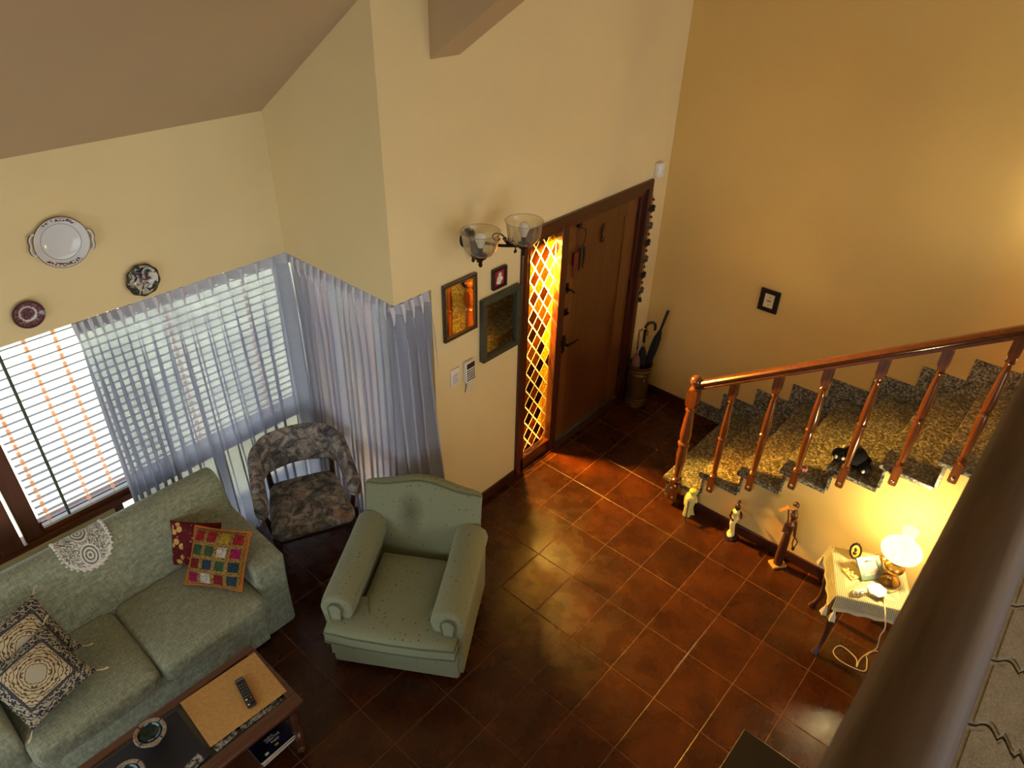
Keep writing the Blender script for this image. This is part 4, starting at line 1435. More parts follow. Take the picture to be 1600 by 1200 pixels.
# magazines on the lower shelf
t_ = NT('navy_glossy_cover'); t_.base(t_.ramp(t_.noise(t_.coord(), 9., 3), [(.35, S(10, 12, 30)), (.7, S(24, 28, 60))])); t_.set(Roughness=.25); M_NAVY = t_.m
M_PAPER = plain('magazine_paper', S(196, 186, 170), .8, 0, .12, 80)
M_GREENCOV = plain('green_brown_cover', S(120, 118, 70), .5, 0, .4, 20)
zc0 = .142
for i, (lb, m, dx, rz, th) in enumerate((('grey magazine lying at the bottom of the shelf stack', M_PAPER, .006, .05, .014), ('green-covered magazine in the middle of the shelf stack', M_GREENCOV, .012, -.02, .012), ('navy magazine with white title on top of the shelf stack', M_NAVY, 0, .02, .016))):
    g = thing('magazine', lb, 'magazine', (-2.447 + dx, .118, zc0), rz, 'magazines on the table shelf')
    MB().bb(-.112, .112, -.082, .09, .0012, th - .0012).build('pages', M_PAPER, g)
    MB().bb(-.114, .114, -.084, .091, th - .0012, th).build('cover', m, g)
    if i == 2:
        def text(s_, x, y, size, nm, mt):
            cu = bpy.data.curves.new(nm, 'FONT'); cu.body = s_; cu.size = size; cu.align_x = 'CENTER'; cu.extrude = .0002
            o = bpy.data.objects.new(nm, cu); COL.objects.link(o)
            dg = bpy.context.evaluated_depsgraph_get()
            mesh = bpy.data.meshes.new_from_object(o.evaluated_get(dg))
            bpy.data.objects.remove(o); mesh.materials.clear(); mesh.materials.append(mt)
            q = bpy.data.objects.new(nm, mesh); COL.objects.link(q); q.parent = g; q.location = (x, y, th + .0004)
            return q
        text('NUEVO', -.012, .0, .015, 'cover_title', M_WHITEPL)
        text('CREATIVE', .004, -.016, .018, 'cover_title', M_WHITEPL)
        text('happy', .006, -.034, .020, 'cover_title', M_WHITEPL)
        MB().bb(-.012, .008, -.062, -.050, th, th + .0006).build('gold_emblem', plain('gold_print', S(190, 150, 60), .5), g)
        MB().bb(-.075, -.055, -.070, -.056, th, th + .0006).build('cover_emblem', M_WHITEPL, g)
    zc0 += th + .001
# ------------------------------------------------------------------ plates on the window wall
def make_plate(kind):
    t = NT(kind + '_porcelain')
    v = t.coord()
    X, Y, Z = t.sep(v)
    cb = t.n('ShaderNodeCombineXYZ'); t.l(X, cb.inputs[0]); t.l(Z, cb.inputs[1])
    ln_ = t.n('ShaderNodeVectorMath', operation='LENGTH'); t.l(cb.outputs[0], ln_.inputs[0])
    r = ln_.outputs['Value']
    if kind == 'white':
        c = S(214, 216, 216)
        line = t.math('LESS_THAN', t.math('ABSOLUTE', t.math('SUBTRACT', r, .090)), .0012)
        c = t.mix(line, c, S(120, 122, 120))
        ringz = t.math('LESS_THAN', t.math('ABSOLUTE', t.math('SUBTRACT', r, .112)), .008)
        top = t.math('GREATER_THAN', t.math('ABSOLUTE', Z), .085)
        nz = t.noise(v, 95., 2)
        fl_ = t.math('MULTIPLY', t.math('MULTIPLY', ringz, top), t.math('GREATER_THAN', nz, .50))
        c = t.mix(fl_, c, t.ramp(t.noise(v, 60., 1), [(.42, S(60, 84, 64)), (.52, S(150, 60, 50)), (.62, S(70, 60, 90))]))
    elif kind == 'scenic':
        n1 = t.noise(v, 22., 4, .6, 1.2)
        c = t.ramp(n1, [(.36, S(26, 32, 28)), (.46, S(70, 84, 70)), (.52, S(196, 190, 176)), (.66, S(214, 208, 196))])
        n2 = t.noise(v, 48., 3, .5, .6)
        mid = t.math('LESS_THAN', r, .045)
        c = t.mix(t.math('MULTIPLY', mid, t.math('GREATER_THAN', n2, .55)), c, S(104, 52, 70))
        c = t.mix(t.math('MULTIPLY', mid, t.math('LESS_THAN', n2, .42)), c, S(40, 46, 78))
        c = t.mix(t.math('GREATER_THAN', r, .082), c, S(60, 50, 36))
    else:
        n1 = t.noise(v, 90., 4, .6, 1.5)
        c = t.ramp(n1, [(.40, S(92, 56, 62)), (.56, S(112, 74, 80)), (.64, S(190, 170, 168))])
        ring = t.math('LESS_THAN', t.math('ABSOLUTE', t.math('SUBTRACT', r, .036)), .005)
        c = t.mix(t.math('MULTIPLY', ring, t.math('GREATER_THAN', n1, .42)), c, S(204, 190, 186))
        c = t.mix(t.math('GREATER_THAN', r, .062), c, S(84, 46, 54))
    t.base(c)
    t.set(Roughness=.12)
    return t.m
M_GILT = plain('worn_gilt', S(120, 88, 50), .3, .6, .3, 60)
def plate(label, x, z, R, mat, rot=0., wav=None, handles=False, depth=.018):
    t = thing('wall_plate', label, 'plate', (x, YW - .003, z), group='plates on the window wall')
    t.rotation_euler = (0, rot, 0)
    MB().lathe([(R * .55, .0), (R * .62, .004), (R * .98, depth), (R, depth + .003), (R * .97, depth + .005), (R * .74, .010), (R * .70, .007), (R * .3, .006), (.001, .006)], axis='y', seg=48, wav=wav).build('dish', mat, t, smooth=True, angle=50)
    MB().tube([(R * (wav(a) if wav else 1) * math.cos(a), -depth - .004, R * (wav(a) if wav else 1) * math.sin(a)) for a in [2 * math.pi * i / 48 for i in range(48)]], .0018, 5, closed=True).build('gilt_rim', M_GILT, t, smooth=True)
    if handles:
        for sg in (-1, 1):
            pts = [(sg * R * .93, -depth - .003, .052), (sg * (R + .006), -depth - .004, .046), (sg * (R + .015), -depth - .004, .022), (sg * (R + .011), -depth - .004, 0), (sg * (R + .015), -depth - .004, -.022), (sg * (R + .006), -depth - .004, -.046), (sg * R * .93, -depth - .003, -.052)]
            MB().tube(bez(pts, 24), .0065, 8).build('handle', mat, t, smooth=True)
            MB().tube(bez([(p[0] + sg * .004, p[1] - .002, p[2]) for p in pts], 24), .004, 6).build('handle_gilding', M_GILT, t, smooth=True)
plate('large white china plate with small flower sprays and gilt side handles', -2.182, 2.381, .127, make_plate('white'), math.radians(10), handles=True)
plate('small scallop-edged plate with a dark painted scene just above the curtain', -1.866, 2.070, .090, make_plate('scenic'), .3, wav=lambda a: 1 + .03 * math.cos(9 * a))
plate('small purple-brown transferware saucer above the blind', -2.432, 2.078, .071, make_plate('saucer'))

# ------------------------------------------------------------------ framed things on the door wall
M_MIRROR = NT('old_mirror_glass').set(Metallic=1.0, Roughness=.03); M_MIRROR.base((.62, .60, .52, 1)); M_MIRROR = M_MIRROR.m
M_FR1 = wood('black_gold_frame_wood', S(26, 18, 10), S(60, 42, 20), 'x', .35, .4)
M_FR2 = wood('grey_green_frame_wood', S(38, 44, 34), S(66, 72, 56), 'x', .45, .2)
M_GOLDL = plain('gold_frame_lip', S(150, 120, 60), .35, .5, .2)
M_BLKFR = plain('black_lacquer_frame', S(22, 14, 12), .3, 0, .15)
def frame(name, label, cat, x0, x1, z0, z1, fw, mat, inner, inname, depth=.025, lip=None, group=None, tilt=0.):
    t = thing(name, label, cat, ((x0 + x1) / 2, YD - .001, (z0 + z1) / 2), group=group)
    t.rotation_euler = (tilt, 0, 0)
    w_, h_ = (x1 - x0) / 2, (z1 - z0) / 2
    for (a, b, c, d) in ((-w_, w_, h_ - fw, h_), (-w_, w_, -h_, -h_ + fw), (-w_, -w_ + fw, -h_ + fw, h_ - fw), (w_ - fw, w_, -h_ + fw, h_ - fw)):
        MB().bb(a, b, -depth, 0, c, d).build('frame_bar', mat, t, bevel=.004)
    if lip is not None:
        e = fw
        for (a, b, c, d) in ((-w_ + e, w_ - e, h_ - e - .006, h_ - e), (-w_ + e, w_ - e, -h_ + e, -h_ + e + .006), (-w_ + e, -w_ + e + .006, -h_ + e, h_ - e), (w_ - e - .006, w_ - e, -h_ + e, h_ - e)):
            MB().bb(a, b, -depth * .72, -.004, c, d).build('lip', lip, t)
    MB().bb(-w_ + fw * .9, w_ - fw * .9, -depth * .45, -.002, -h_ + fw * .9, h_ - fw * .9).build(inname, inner, t)
    return t
frame('wall_mirror', 'thin-framed mirror showing balusters, beside the curtain', 'mirror', -.622, -.335, 1.558, 1.944, .018, M_FR1, M_MIRROR, 'mirror_glass', .022, M_GOLDL)
mf = frame('wall_mirror', 'larger grey-green framed mirror showing granite, next to the door frame', 'mirror', -.300, .068, 1.272, 1.730, .036, M_FR2, M_MIRROR, 'mirror_glass', .040, None)
t_ = NT('crimson_velvet'); t_.base(S(150, 28, 40)); t_.set(Roughness=.9); M_CRIM = t_.m
pf = frame('small_picture', 'small dark frame with white relief on crimson above the larger mirror', 'picture', -.192, -.060, 1.763, 1.905, .016, M_BLKFR, M_CRIM, 'crimson_mat', .024)
cam_r = MB()
for (x, z, r) in ((.004, .022, .017), (-.008, -.004, .019), (.014, -.010, .018), (-.016, -.026, .015), (.002, -.030, .016)):
    cam_r.ball((x, -.014, z), (r, .006, r), 10, 6)
cam_r.build('white_relief', plain('ivory_relief', S(226, 214, 190), .6, 0, .08), pf, smooth=True)
# light switch, alarm keypad with note, motion sensor
sw = thing('light_switch', 'white wall switch plate left of the alarm keypad', 'switch', (-.533, YD, 1.265))
MB().rbox((0, -.005, 0), (.080, .010, .130), .003, 2, 2).build('plate', M_WHITEPL, sw, smooth=True)
MB().rbox((0, -.011, -.01), (.040, .006, .060), .002, 2, 2).build('rocker', plain('grey_white_rocker', S(200, 200, 196), .4), sw, smooth=True)
kp = thing('alarm_keypad', 'grey-white alarm keypad with dark display beside the switch', 'keypad', (-.410, YD, 1.262))
MB().rbox((0, -.014, 0), (.088, .028, .160), .006, 2, 2).build('housing', M_WHITEPL, kp, smooth=True)
MB().bb(-.036, .036, -.030, -.027, .028, .068).build('display', plain('dark_display', S(40, 36, 34), .2), kp)
for r_ in range(5):
    for q in range(4):
        MB().bb(-.034 + q * .019, -.022 + q * .019, -.031, -.027, .008 - r_ * .018, .017 - r_ * .018).build('key', plain('dark_rubber_key', S(70, 64, 58), .6) if (r_, q) == (0, 0) else bpy.data.materials['dark_rubber_key'], kp)
nt = MB().box((0, 0, 0), (.075, .0015, .10), ry=.18).build('paper_note', plain('note_paper', S(214, 204, 178), .8, 0, .15, 60))
nt.location = (-.398, YD - .012, 1.142); nt.rotation_euler = (.08, 0, 0)
tag(nt, 'small written paper note hanging below the keypad', 'note')
ms = thing('motion_sensor', 'small white motion sensor above the right door corner', 'sensor', (1.705, YD, 2.128))
MB().rbox((0, -.022, 0), (.085, .044, .115), .010, 3, 2).build('housing', M_WHITEPL, ms, smooth=True)
MB().rbox((0, -.045, .006), (.055, .006, .055), .003, 2, 2).build('lens', plain('milky_lens', S(236, 236, 240), .2), ms, smooth=True)
# framed print on the stair wall
fp = thing('framed_print', 'small black framed print alone on the ochre stair wall', 'picture', (XR, -.375, 1.290))
for (a, b, c, d) in ((-.078, .078, .058, .092), (-.078, .078, -.092, -.058), (-.078, -.040, -.058, .058), (.040, .078, -.058, .058)):
    MB().bb(-.018, -.001, a, b, c, d).build('frame_bar', M_BLKFR, fp, bevel=.002)
MB().bb(-.010, -.002, -.042, .042, -.060, .060).build('print', plain('cream_print_paper', S(222, 204, 160), .7, 0, .05), fp)
for (z, wd, hh) in ((.028, .008, .007), (-.002, .032, .010), (-.034, .008, .008)):
    MB().bb(-.0112, -.0098, -wd / 2, wd / 2, z - hh / 2, z + hh / 2).build('print_mark', plain('brown_ink', S(110, 84, 50), .7), fp)

# ------------------------------------------------------------------ double wall sconce (unlit)
M_BRONZE = plain('dark_bronze', S(44, 34, 24), .35, .8, .25)
t_ = NT('etched_glass_shade'); t_.t.nodes.remove(t_.p)
tr = t_.n('ShaderNodeBsdfTransparent'); tr.inputs[0].default_value = (.93, .91, .84, 1)
gl = t_.n('ShaderNodeBsdfGlossy'); gl.inputs['Roughness'].default_value = .06
df = t_.n('ShaderNodeBsdfDiffuse'); df.inputs[0].default_value = (.75, .72, .62, 1)
lw = t_.n('ShaderNodeLayerWeight'); lw.inputs['Blend'].default_value = .35
m1 = t_.n('ShaderNodeMixShader'); m1.inputs[0].default_value = .06; t_.l(tr.outputs[0], m1.inputs[1]); t_.l(df.outputs[0], m1.inputs[2])
m2 = t_.n('ShaderNodeMixShader'); t_.l(t_.math('MULTIPLY', lw.outputs['Facing'], .55), m2.inputs[0]); t_.l(m1.outputs[0], m2.inputs[1]); t_.l(gl.outputs[0], m2.inputs[2])
t_.l(m2.outputs[0], t_.out.inputs['Surface']); M_SHADE = t_.m
sc = thing('wall_sconce', 'double-armed bronze wall sconce with clear bell glass shades', 'lamp', (-.40, YD, 2.18))
MB().lathe([(.062, 0), (.062, .008), (.045, .02), (.03, .035), (.018, .06)], axis='y', seg=20).build('back_plate', M_BRONZE, sc, smooth=True)
MB().lathe([(.004, -.14), (.012, -.13), (.008, -.115), (.014, -.10), (.010, -.085), (.016, -.06), (.016, -.02), (.012, 0)], (0, -.05, 0), 12).build('drop_finial', M_BRONZE, sc, smooth=True)
for (ex, ey) in ((-.143, -.245), (.144, -.314)):
    arm = MB().tube(bez([(0, -.05, 0), (ex * .4, ey * .55, -.012), (ex * .8, ey * .85, -.006), (ex, ey, .0)], 18), .010, 8).build('arm', M_BRONZE, sc, smooth=True)
    # scroll and fan ornament over the arm
    c_ = Vector((ex * .45, ey * .58, .0)); dv = Vector((ex, ey, 0)).normalized()
    MB().tube([c_ + dv * (.045 * math.cos(a) * (1 - a / 9)) + Vector((0, 0, .032 + .034 * math.sin(a) * (1 - a / 9))) for a in [i * .35 for i in range(19)]], .0045, 6).build('scroll', M_BRONZE, arm, smooth=True)
    for i in range(6):
        a = .3 + i * .38
        MB().tube([c_ + dv * .06, c_ + dv * (.06 + .045 * math.cos(a)) + Vector((0, 0, .045 * math.sin(a)))], [.003, .005], 5).build('fan_rib', M_BRONZE, arm)
    MB().tube([(ex * .86, ey * .86, 0), (ex * .86, ey * .86, -.035)], .004, 6).box((ex * .86, ey * .86, -.042), (.02, .006, .016)).build('valve_key', M_BRONZE, arm)
    MB().lathe([(.008, -.06), (.013, -.05), (.010, -.035), (.016, -.02), (.034, -.008), (.040, .004), (.036, .014)], (ex, ey, 0), 16).build('gallery', M_BRONZE, sc, smooth=True)
    MB().lathe([(.036, .006), (.070, .022), (.092, .055), (.100, .10), (.106, .142), (.110, .150)], (ex, ey, .0), 32, cap=False).build('glass_shade', M_SHADE, sc, smooth=True, solid=.002)
    MB().tube([(ex + .110 * math.cos(2 * math.pi * i / 32), ey + .110 * math.sin(2 * math.pi * i / 32), .150) for i in range(32)], .0025, 5, closed=True).build('shade_rim', M_SHADE, sc, smooth=True)
    bl_ = MB().lathe([(.014, .01), (.014, .055), (.016, .058)], (ex, ey, 0), 12).build('bulb_holder', M_BRONZE, sc, smooth=True)
    MB().lathe([(.015, .056), (.019, .072), (.030, .098), (.032, .112), (.026, .130), (.012, .141), (.001, .143)], (ex, ey, 0), 16).build('bulb', plain('opal_bulb', S(232, 230, 224), .3, 0, .02), sc, smooth=True)

# ------------------------------------------------------------------ things hanging at the door
M_KEY = plain('dull_key_metal', S(96, 92, 84), .35, .8, .2)
M_REDTAG = plain('red_leather_tag', S(110, 26, 20), .6, 0, .2)
ky = thing('key_bunch', 'bunch of keys with a red tag hanging at the top left of the door', 'keys', (.755, LY0 - .004, 1.93))
MB().cyl((0, 0, 0), (0, -.02, 0), .022, seg=12).build('hook_knob', M_BLACKMETAL, ky, smooth=True)
MB().tube(bez([(-.01, -.014, -.02), (-.012, -.012, -.12), (-.022, -.012, -.20)], 10), .003, 6).build('strap', M_REDTAG, ky)
MB().tube(bez([(.0, -.014, -.02), (.07, -.012, -.045), (.085, -.012, -.10), (.06, -.012, -.18)], 14), .003, 6).build('chain', M_BLACKMETAL, ky)
MB().bb(-.045, -.005, -.022, -.008, -.30, -.20).build('tag', M_REDTAG, ky, bevel=.003)
MB().bb(-.034, -.020, -.016, -.010, -.40, -.30).build('tag_ribbon', M_REDTAG, ky)
for i, (x, l) in enumerate(((.030, .16), (.050, .13), (.068, .15), (.082, .10))):
    MB().lathe([(.014, -.003), (.014, .003)], (x, -.012 - i * .003, -.20), 10, axis='y').bb(x - .004, x + .004, -.016 - i * .003, -.010 - i * .003, -.20 - l, -.20).build('key', M_KEY if i % 2 else M_BLACKMETAL, ky)
k2 = thing('hanging_cord', 'dark beaded cord hanging from the upper middle of the door', 'cord', (1.08, LY0 + .006, 1.86))
MB().tube([(.014 * math.cos(a), -.008, -.03 + .02 * math.sin(a)) for a in [i * .6 for i in range(11)]], .004, 6).build('loop', M_BLACKMETAL, k2)
MB().tube(bez([(0, -.008, -.05), (-.014, -.008, -.08), (-.004, -.008, -.12)], 8), .006, 6).build('cord', M_BLACKMETAL, k2)
MB().tube([(.016 * math.cos(a), -.008, -.14 + .02 * math.sin(a)) for a in [i * .6 for i in range(11)]], .004, 6).build('loop', M_BLACKMETAL, k2)
cm = thing('elephant_chime', 'string of little metal elephants and red beads hanging beside the door', 'ornament', (1.682, YD - .012, 1.93))
MB().cyl((0, 0, 0), (.006, 0, -.90), .0022, seg=5).build('string', M_BLACKMETAL, cm)
for i in range(6):
    z = -.10 - i * .145
    MB().ball((.001, -.004, z + .065), .012, 8, 6).build('red_bead', M_REDTAG, cm, smooth=True)
    e = MB()
    e.ball((0, -.008, z), (.034, .013, .024), 10, 7)
    e.ball((-.036, -.008, z + .010), (.017, .012, .017), 8, 6)
    e.tube(bez([(-.048, -.008, z + .008), (-.060, -.008, z - .010), (-.066, -.008, z + .010)], 8), [.006] * 9, 6)
    for lx in (-.022, -.008, .012, .026):
        e.cyl((lx, -.008, z - .008), (lx, -.008, z - .036), .006, seg=6)
    e.tube([(.032, -.008, z + .012), (.042, -.008, z - .012)], .003, 5)
    e.build('elephant', M_KEY if i % 2 else M_BLACKMETAL, cm, smooth=True)
MB().lathe([(.018, -.04), (.014, -.015), (.006, 0)], (.006, -.004, -.90), 10).build('bell', M_BLACKMETAL, cm, smooth=True)

# ------------------------------------------------------------------ umbrella stand
M_BRASSD = plain('dark_embossed_brass', S(112, 84, 40), .4, .7, .3, 60, .3)
us = thing('umbrella_stand', 'dark brass embossed cylinder umbrella stand in the door corner', 'umbrella stand', (1.652, .530, 0))
us_b = MB().lathe([(.098, 0), (.104, .008), (.100, .02), (.098, .045), (.102, .050), (.098, .055), (.096, .075), (.100, .08), (.096, .085), (.095, .33), (.100, .337), (.096, .345), (.096, .372), (.101, .38), (.097, .386), (.099, .41), (.107, .420), (.107, .426), (.098, .426), (.093, .40), (.090, .03), (.002, .025)], seg=32, cap=False).build('cylinder', M_BRASSD, us, smooth=True, angle=30)
ringo = MB().ball((-.055, -.088, .30), (.018, .012, .022), 10, 7).tube([(-.055 + .022 * math.cos(2 * math.pi * i / 14) * .85, -.100 - .022 * math.cos(2 * math.pi * i / 14) * .1, .272 + .022 * math.sin(2 * math.pi * i / 14)) for i in range(14)], .004, 6, closed=True)
ringo.build('lion_ring_handle', M_BRASSD, us, smooth=True)
M_BLKCLOTH = plain('black_umbrella_cloth', S(16, 15, 18), .8, 0, .3)
M_PATCLOTH = plain('patterned_pink_umbrella_cloth', S(120, 78, 66), .8, 0, .7, 70)
M_BRASSH = plain('brass_hook', S(168, 130, 80), .25, .8, .1)
def umbrella(label, base, top, cloth, handle, kind, fold=.30, hook=.05, hdir=(1, -.5)):
    b, tp = Vector(base), Vector(top)
    t = thing('umbrella', label, 'umbrella', base, group='umbrellas in the stand')
    d = tp - b; L = d.length; dn = d / L
    MB().tube([(0, 0, 0), dn * L], .005, 6).build('shaft', M_STEEL, t)
    f0, f1 = .12 * L, L * (1 - fold)
    pts = [dn * (f0 + (f1 - f0) * i / 8) for i in range(9)]
    mb = MB()
    mb.tube(pts, [.006, .016, .022, .026, .029, .031, .031, .028, .014], 9)
    for k in range(7):
        a = 2 * math.pi * k / 7
        mb.tube([p + Vector((math.cos(a + i * .12), math.sin(a + i * .12), 0)) * r_ for i, (p, r_) in enumerate(zip(pts, [.004, .012, .018, .022, .025, .027, .028, .026, .012]))], [.002, .006, .008, .009, .010, .010, .010, .008, .003], 5)
    mb.build('folded_canopy', cloth, t, smooth=True)
    hd = Vector((hdir[0], hdir[1], 0)).normalized()
    if kind == 'hook':
        pts = [dn * (L * (1 - fold * .8))] + [dn * (L - hook)] + [dn * (L - hook) + hd * (hook * (1 - math.cos(a))) + Vector((0, 0, hook * math.sin(a))) for a in [i * math.pi / 10 for i in range(1, 11)]] + [dn * (L - hook) + hd * 2 * hook - Vector((0, 0, .035))]
        MB().tube(pts, handle[1], 8).build('crook_handle', handle[0], t, smooth=True)
    else:
        MB().tube([dn * (L * (1 - fold)), dn * (L * .985), dn * L], [.012, .014, .013], 10).build('straight_handle', handle[0], t, smooth=True)
        MB().ball(dn * L, .010, 8, 6).build('handle_cap', M_STEEL, t, smooth=True)
umbrella('umbrella with brass crook handle and patterned cloth, leftmost in the stand', (1.640, .565, .04), (1.548, .535, .81), M_PATCLOTH, (M_BRASSH, .008), 'hook', .34, .042, (1, -.6))
umbrella('black umbrella with thick black crook handle in the middle of the stand', (1.66, .53, .04), (1.625, .52, .85), M_BLKCLOTH, (M_BLKPL, .013), 'hook', .30, .045, (1, -.7))
umbrella('long black umbrella with straight handle leaning out to the right', (1.655, .555, .04), (1.795, .42, .945), M_BLKCLOTH, (M_BLKPL, .014), 'straight', .22)
umbrella('wooden-handled folded umbrella low on the right of the stand', (1.685, .52, .04), (1.735, .475, .62), M_BLKCLOTH, (plain('honey_wood_handle', S(170, 112, 50), .4), .012), 'straight', .25)

# ------------------------------------------------------------------ figures along the stair wall
def remesh(o, vox):
    md = o.modifiers.new('fuse', 'REMESH'); md.mode = 'VOXEL'; md.voxel_size = vox; md.use_smooth_shade = True
    sm = o.modifiers.new('soft', 'SMOOTH'); sm.factor = .5; sm.iterations = 2
    return o
M_PALESTONE = plain('pale_yellow_soapstone', S(196, 184, 120), .35, 0, .2, 30)
M_IVORY = plain('cream_painted_wood', S(226, 208, 150), .4, 0, .08)
M_EBONY = plain('ebony_wood', S(40, 24, 16), .35, 0, .25, 20)
M_REDWOOD = wood('red_brown_carving_wood', S(46, 22, 13), S(86, 42, 22), 'z', .4, .2)
f1 = thing('stone_figurine', 'pale stone figurine of a stooping robed figure beside the newel post', 'figurine', (.675, -.575, 0), math.radians(10))
g = MB()
g.tube([(-.015, 0, .0), (-.012, 0, .05), (-.005, 0, .11)], [.030, .027, .030], 10)
g.tube([(.022, -.02, .0), (.020, -.01, .06), (.010, 0, .12)], [.026, .026, .030], 10)
g.tube([(0, 0, .10), (.002, .0, .15), (.004, -.004, .19), (.004, -.010, .205)], [.040, .044, .038, .022], 12)
g.ball((.006, -.018, .228), (.026, .028, .030), 12, 9)
g.tube([(-.036, .01, .185), (-.062, .005, .155), (-.082, -.01, .128)], [.014, .013, .009], 8)
g.tube([(.040, -.01, .185), (.052, -.03, .140), (.030, -.045, .110)], [.014, .013, .009], 8)
g.ball((-.025, -.012, .008), (.016, .022, .009), 8, 6).ball((.020, -.034, .008), (.016, .022, .009), 8, 6)
remesh(g.build('body', M_PALESTONE, f1, smooth=True), .0045)
MB().tube([(-.082, -.012, .20), (-.086, -.02, 0)], .004, 6).build('staff', M_EBONY, f1)
MB().ball((.0, -.010, .236), (.030, .030, .022), 10, 6).build('hood', plain('green_glazed_hood', S(186, 180, 70), .3), f1, smooth=True)
f2 = thing('carved_figurine', 'small figure carving in a cream gown with black arms against the skirting', 'figurine', (.690, -.925, 0), math.radians(-60))
MB().lathe([(.050, 0), (.052, .008), (.046, .018), (.02, .02)], seg=18, wav=lambda a: 1 + .06 * math.cos(3 * a)).build('plinth', M_EBONY, f2, smooth=True)
g = MB()
g.tube([(0, 0, .02), (.004, 0, .07), (-.006, 0, .13), (.006, .004, .18), (.0, 0, .21)], [.030, .018, .021, .026, .020], 12)
g.ball((-.008, -.02, .03), (.022, .028, .014), 10, 6)
g.tube([(0, 0, .205), (.0, 0, .25), (0, 0, .262)], [.020, .027, .012], 12)
remesh(g.build('gown', M_IVORY, f2, smooth=True), .004)
g = MB()
g.ball((0, -.006, .296), (.021, .023, .028), 12, 9).ball((.004, .022, .322), (.015, .015, .014), 10, 7)
g.tube([(0, 0, .255), (0, -.003, .28)], [.009, .009], 8)
remesh(g.build('head', M_EBONY, f2, smooth=True), .004)
for pts in ([(-.026, 0, .248), (-.040, -.02, .215), (-.022, -.048, .205)], [(.028, 0, .248), (.036, -.03, .235), (.022, -.072, .262)]):
    MB().tube(pts, [.009, .008, .007], 8).ball(pts[-1], .010, 8, 6).build('arm', M_EBONY, f2, smooth=True)
f3 = thing('carved_figurine', 'tall dark wood carving of a figure shouldering a hoe on a pale base', 'figurine', (.668, -1.300, 0), math.radians(-35))
MB().box((0, 0, .009), (.105, .075, .018)).build('base_block', plain('pale_wood_base', S(190, 156, 92), .5), f3, bevel=.003)
g = MB()
g.tube([(0, 0, .018), (-.002, 0, .10), (.0, 0, .20), (.002, 0, .28)], [.033, .031, .030, .026], 12)
g.tube([(.0, 0, .27), (.002, 0, .33), (.0, 0, .40), (.0, 0, .425)], [.026, .024, .034, .016], 12)
g.tube([(.0, 0, .42), (.0, -.004, .45)], [.012, .012], 8)
g.ball((0, -.008, .478), (.025, .028, .034), 12, 9)
g.ball((.002, .004, .512), (.022, .022, .018), 10, 7).ball((.006, .012, .556), (.023, .023, .024), 10, 7).tube([(.003, .006, .51), (.005, .01, .545)], [.014, .012], 8)
remesh(g.build('body', M_REDWOOD, f3, smooth=True), .0045)
MB().tube([(-.034, 0, .41), (-.052, -.012, .35), (-.030, -.036, .36)], [.012, .011, .009], 8).build('arm', M_REDWOOD, f3, smooth=True)
MB().tube([(.034, 0, .41), (.052, .004, .34), (.054, -.01, .275)], [.012, .011, .009], 8).build('arm', M_REDWOOD, f3, smooth=True)
MB().tube([(-.028, -.034, .33), (-.075, -.02, .575)], .005, 6).build('hoe_handle', M_REDWOOD, f3)
MB().prism([(-.140, .562), (-.075, .590), (-.005, .560), (-.05, .572), (-.075, .578), (-.11, .566)], -.032, -.006, 'y').build('hoe_blade', plain('pale_horn_blade', S(170, 120, 60), .4), f3, bevel=.002)
MB().tube(bez([(.058, -.012, .27), (.085, -.02, .22), (.068, -.02, .17), (.052, -.015, .22), (.058, -.012, .27)], 20), .004, 6).build('hanging_gourd_cord', M_EBONY, f3)
MB().ball((.068, -.02, .165), (.012, .012, .018), 8, 6).build('gourd', M_EBONY, f3, smooth=True)

# ------------------------------------------------------------------ soft toys on the steps
M_BLKFUR = plain('black_plush', S(9, 9, 13), .95, 0, .3, 80, .3)
M_WHTFUR = plain('white_pompom', S(226, 216, 196), .9, 0, .08)
ty = thing('soft_toy', 'black soft toy with white tips slumped on a granite step behind a baluster', 'soft toy', (.885, -1.49, .90), math.radians(20))
g = MB()
g.ball((.02, .00, .055), (.085, .075, .055), 14, 10)
g.ball((.015, .085, .040), (.050, .050, .038), 12, 8)
g.ball((-.055, -.065, .030), (.050, .042, .030), 12, 8)
g.tube([(.06, -.06, .03), (.03, -.10, .022)], [.028, .018], 8)
remesh(g.build('body', M_BLKFUR, ty, smooth=True), .006)
for (x, y, z) in ((-.03, .112, .045), (.058, .112, .045), (-.038, .070, .050), (.062, .068, .070), (-.098, -.052, .030), (.018, -.115, .022)):
    MB().ball((x, y, z), (.011, .011, .013), 8, 6).build('white_tip', M_WHTFUR, ty, smooth=True)
t2 = thing('soft_toy', 'tiny pink and white ornament lying behind a baluster on the step', 'ornament', (.84, -1.232, .72))
g = MB()
for i in range(6):
    a = i * math.pi / 3
    g.ball((.016 * math.cos(a), .016 * math.sin(a), .016), (.012, .012, .014), 8, 6)
g.build('petals', plain('pale_pink_cloth', S(222, 150, 138), .9, 0, .15), t2, smooth=True)
MB().ball((0, 0, .022), .012, 8, 6).build('centre', M_REDTAG, t2, smooth=True)

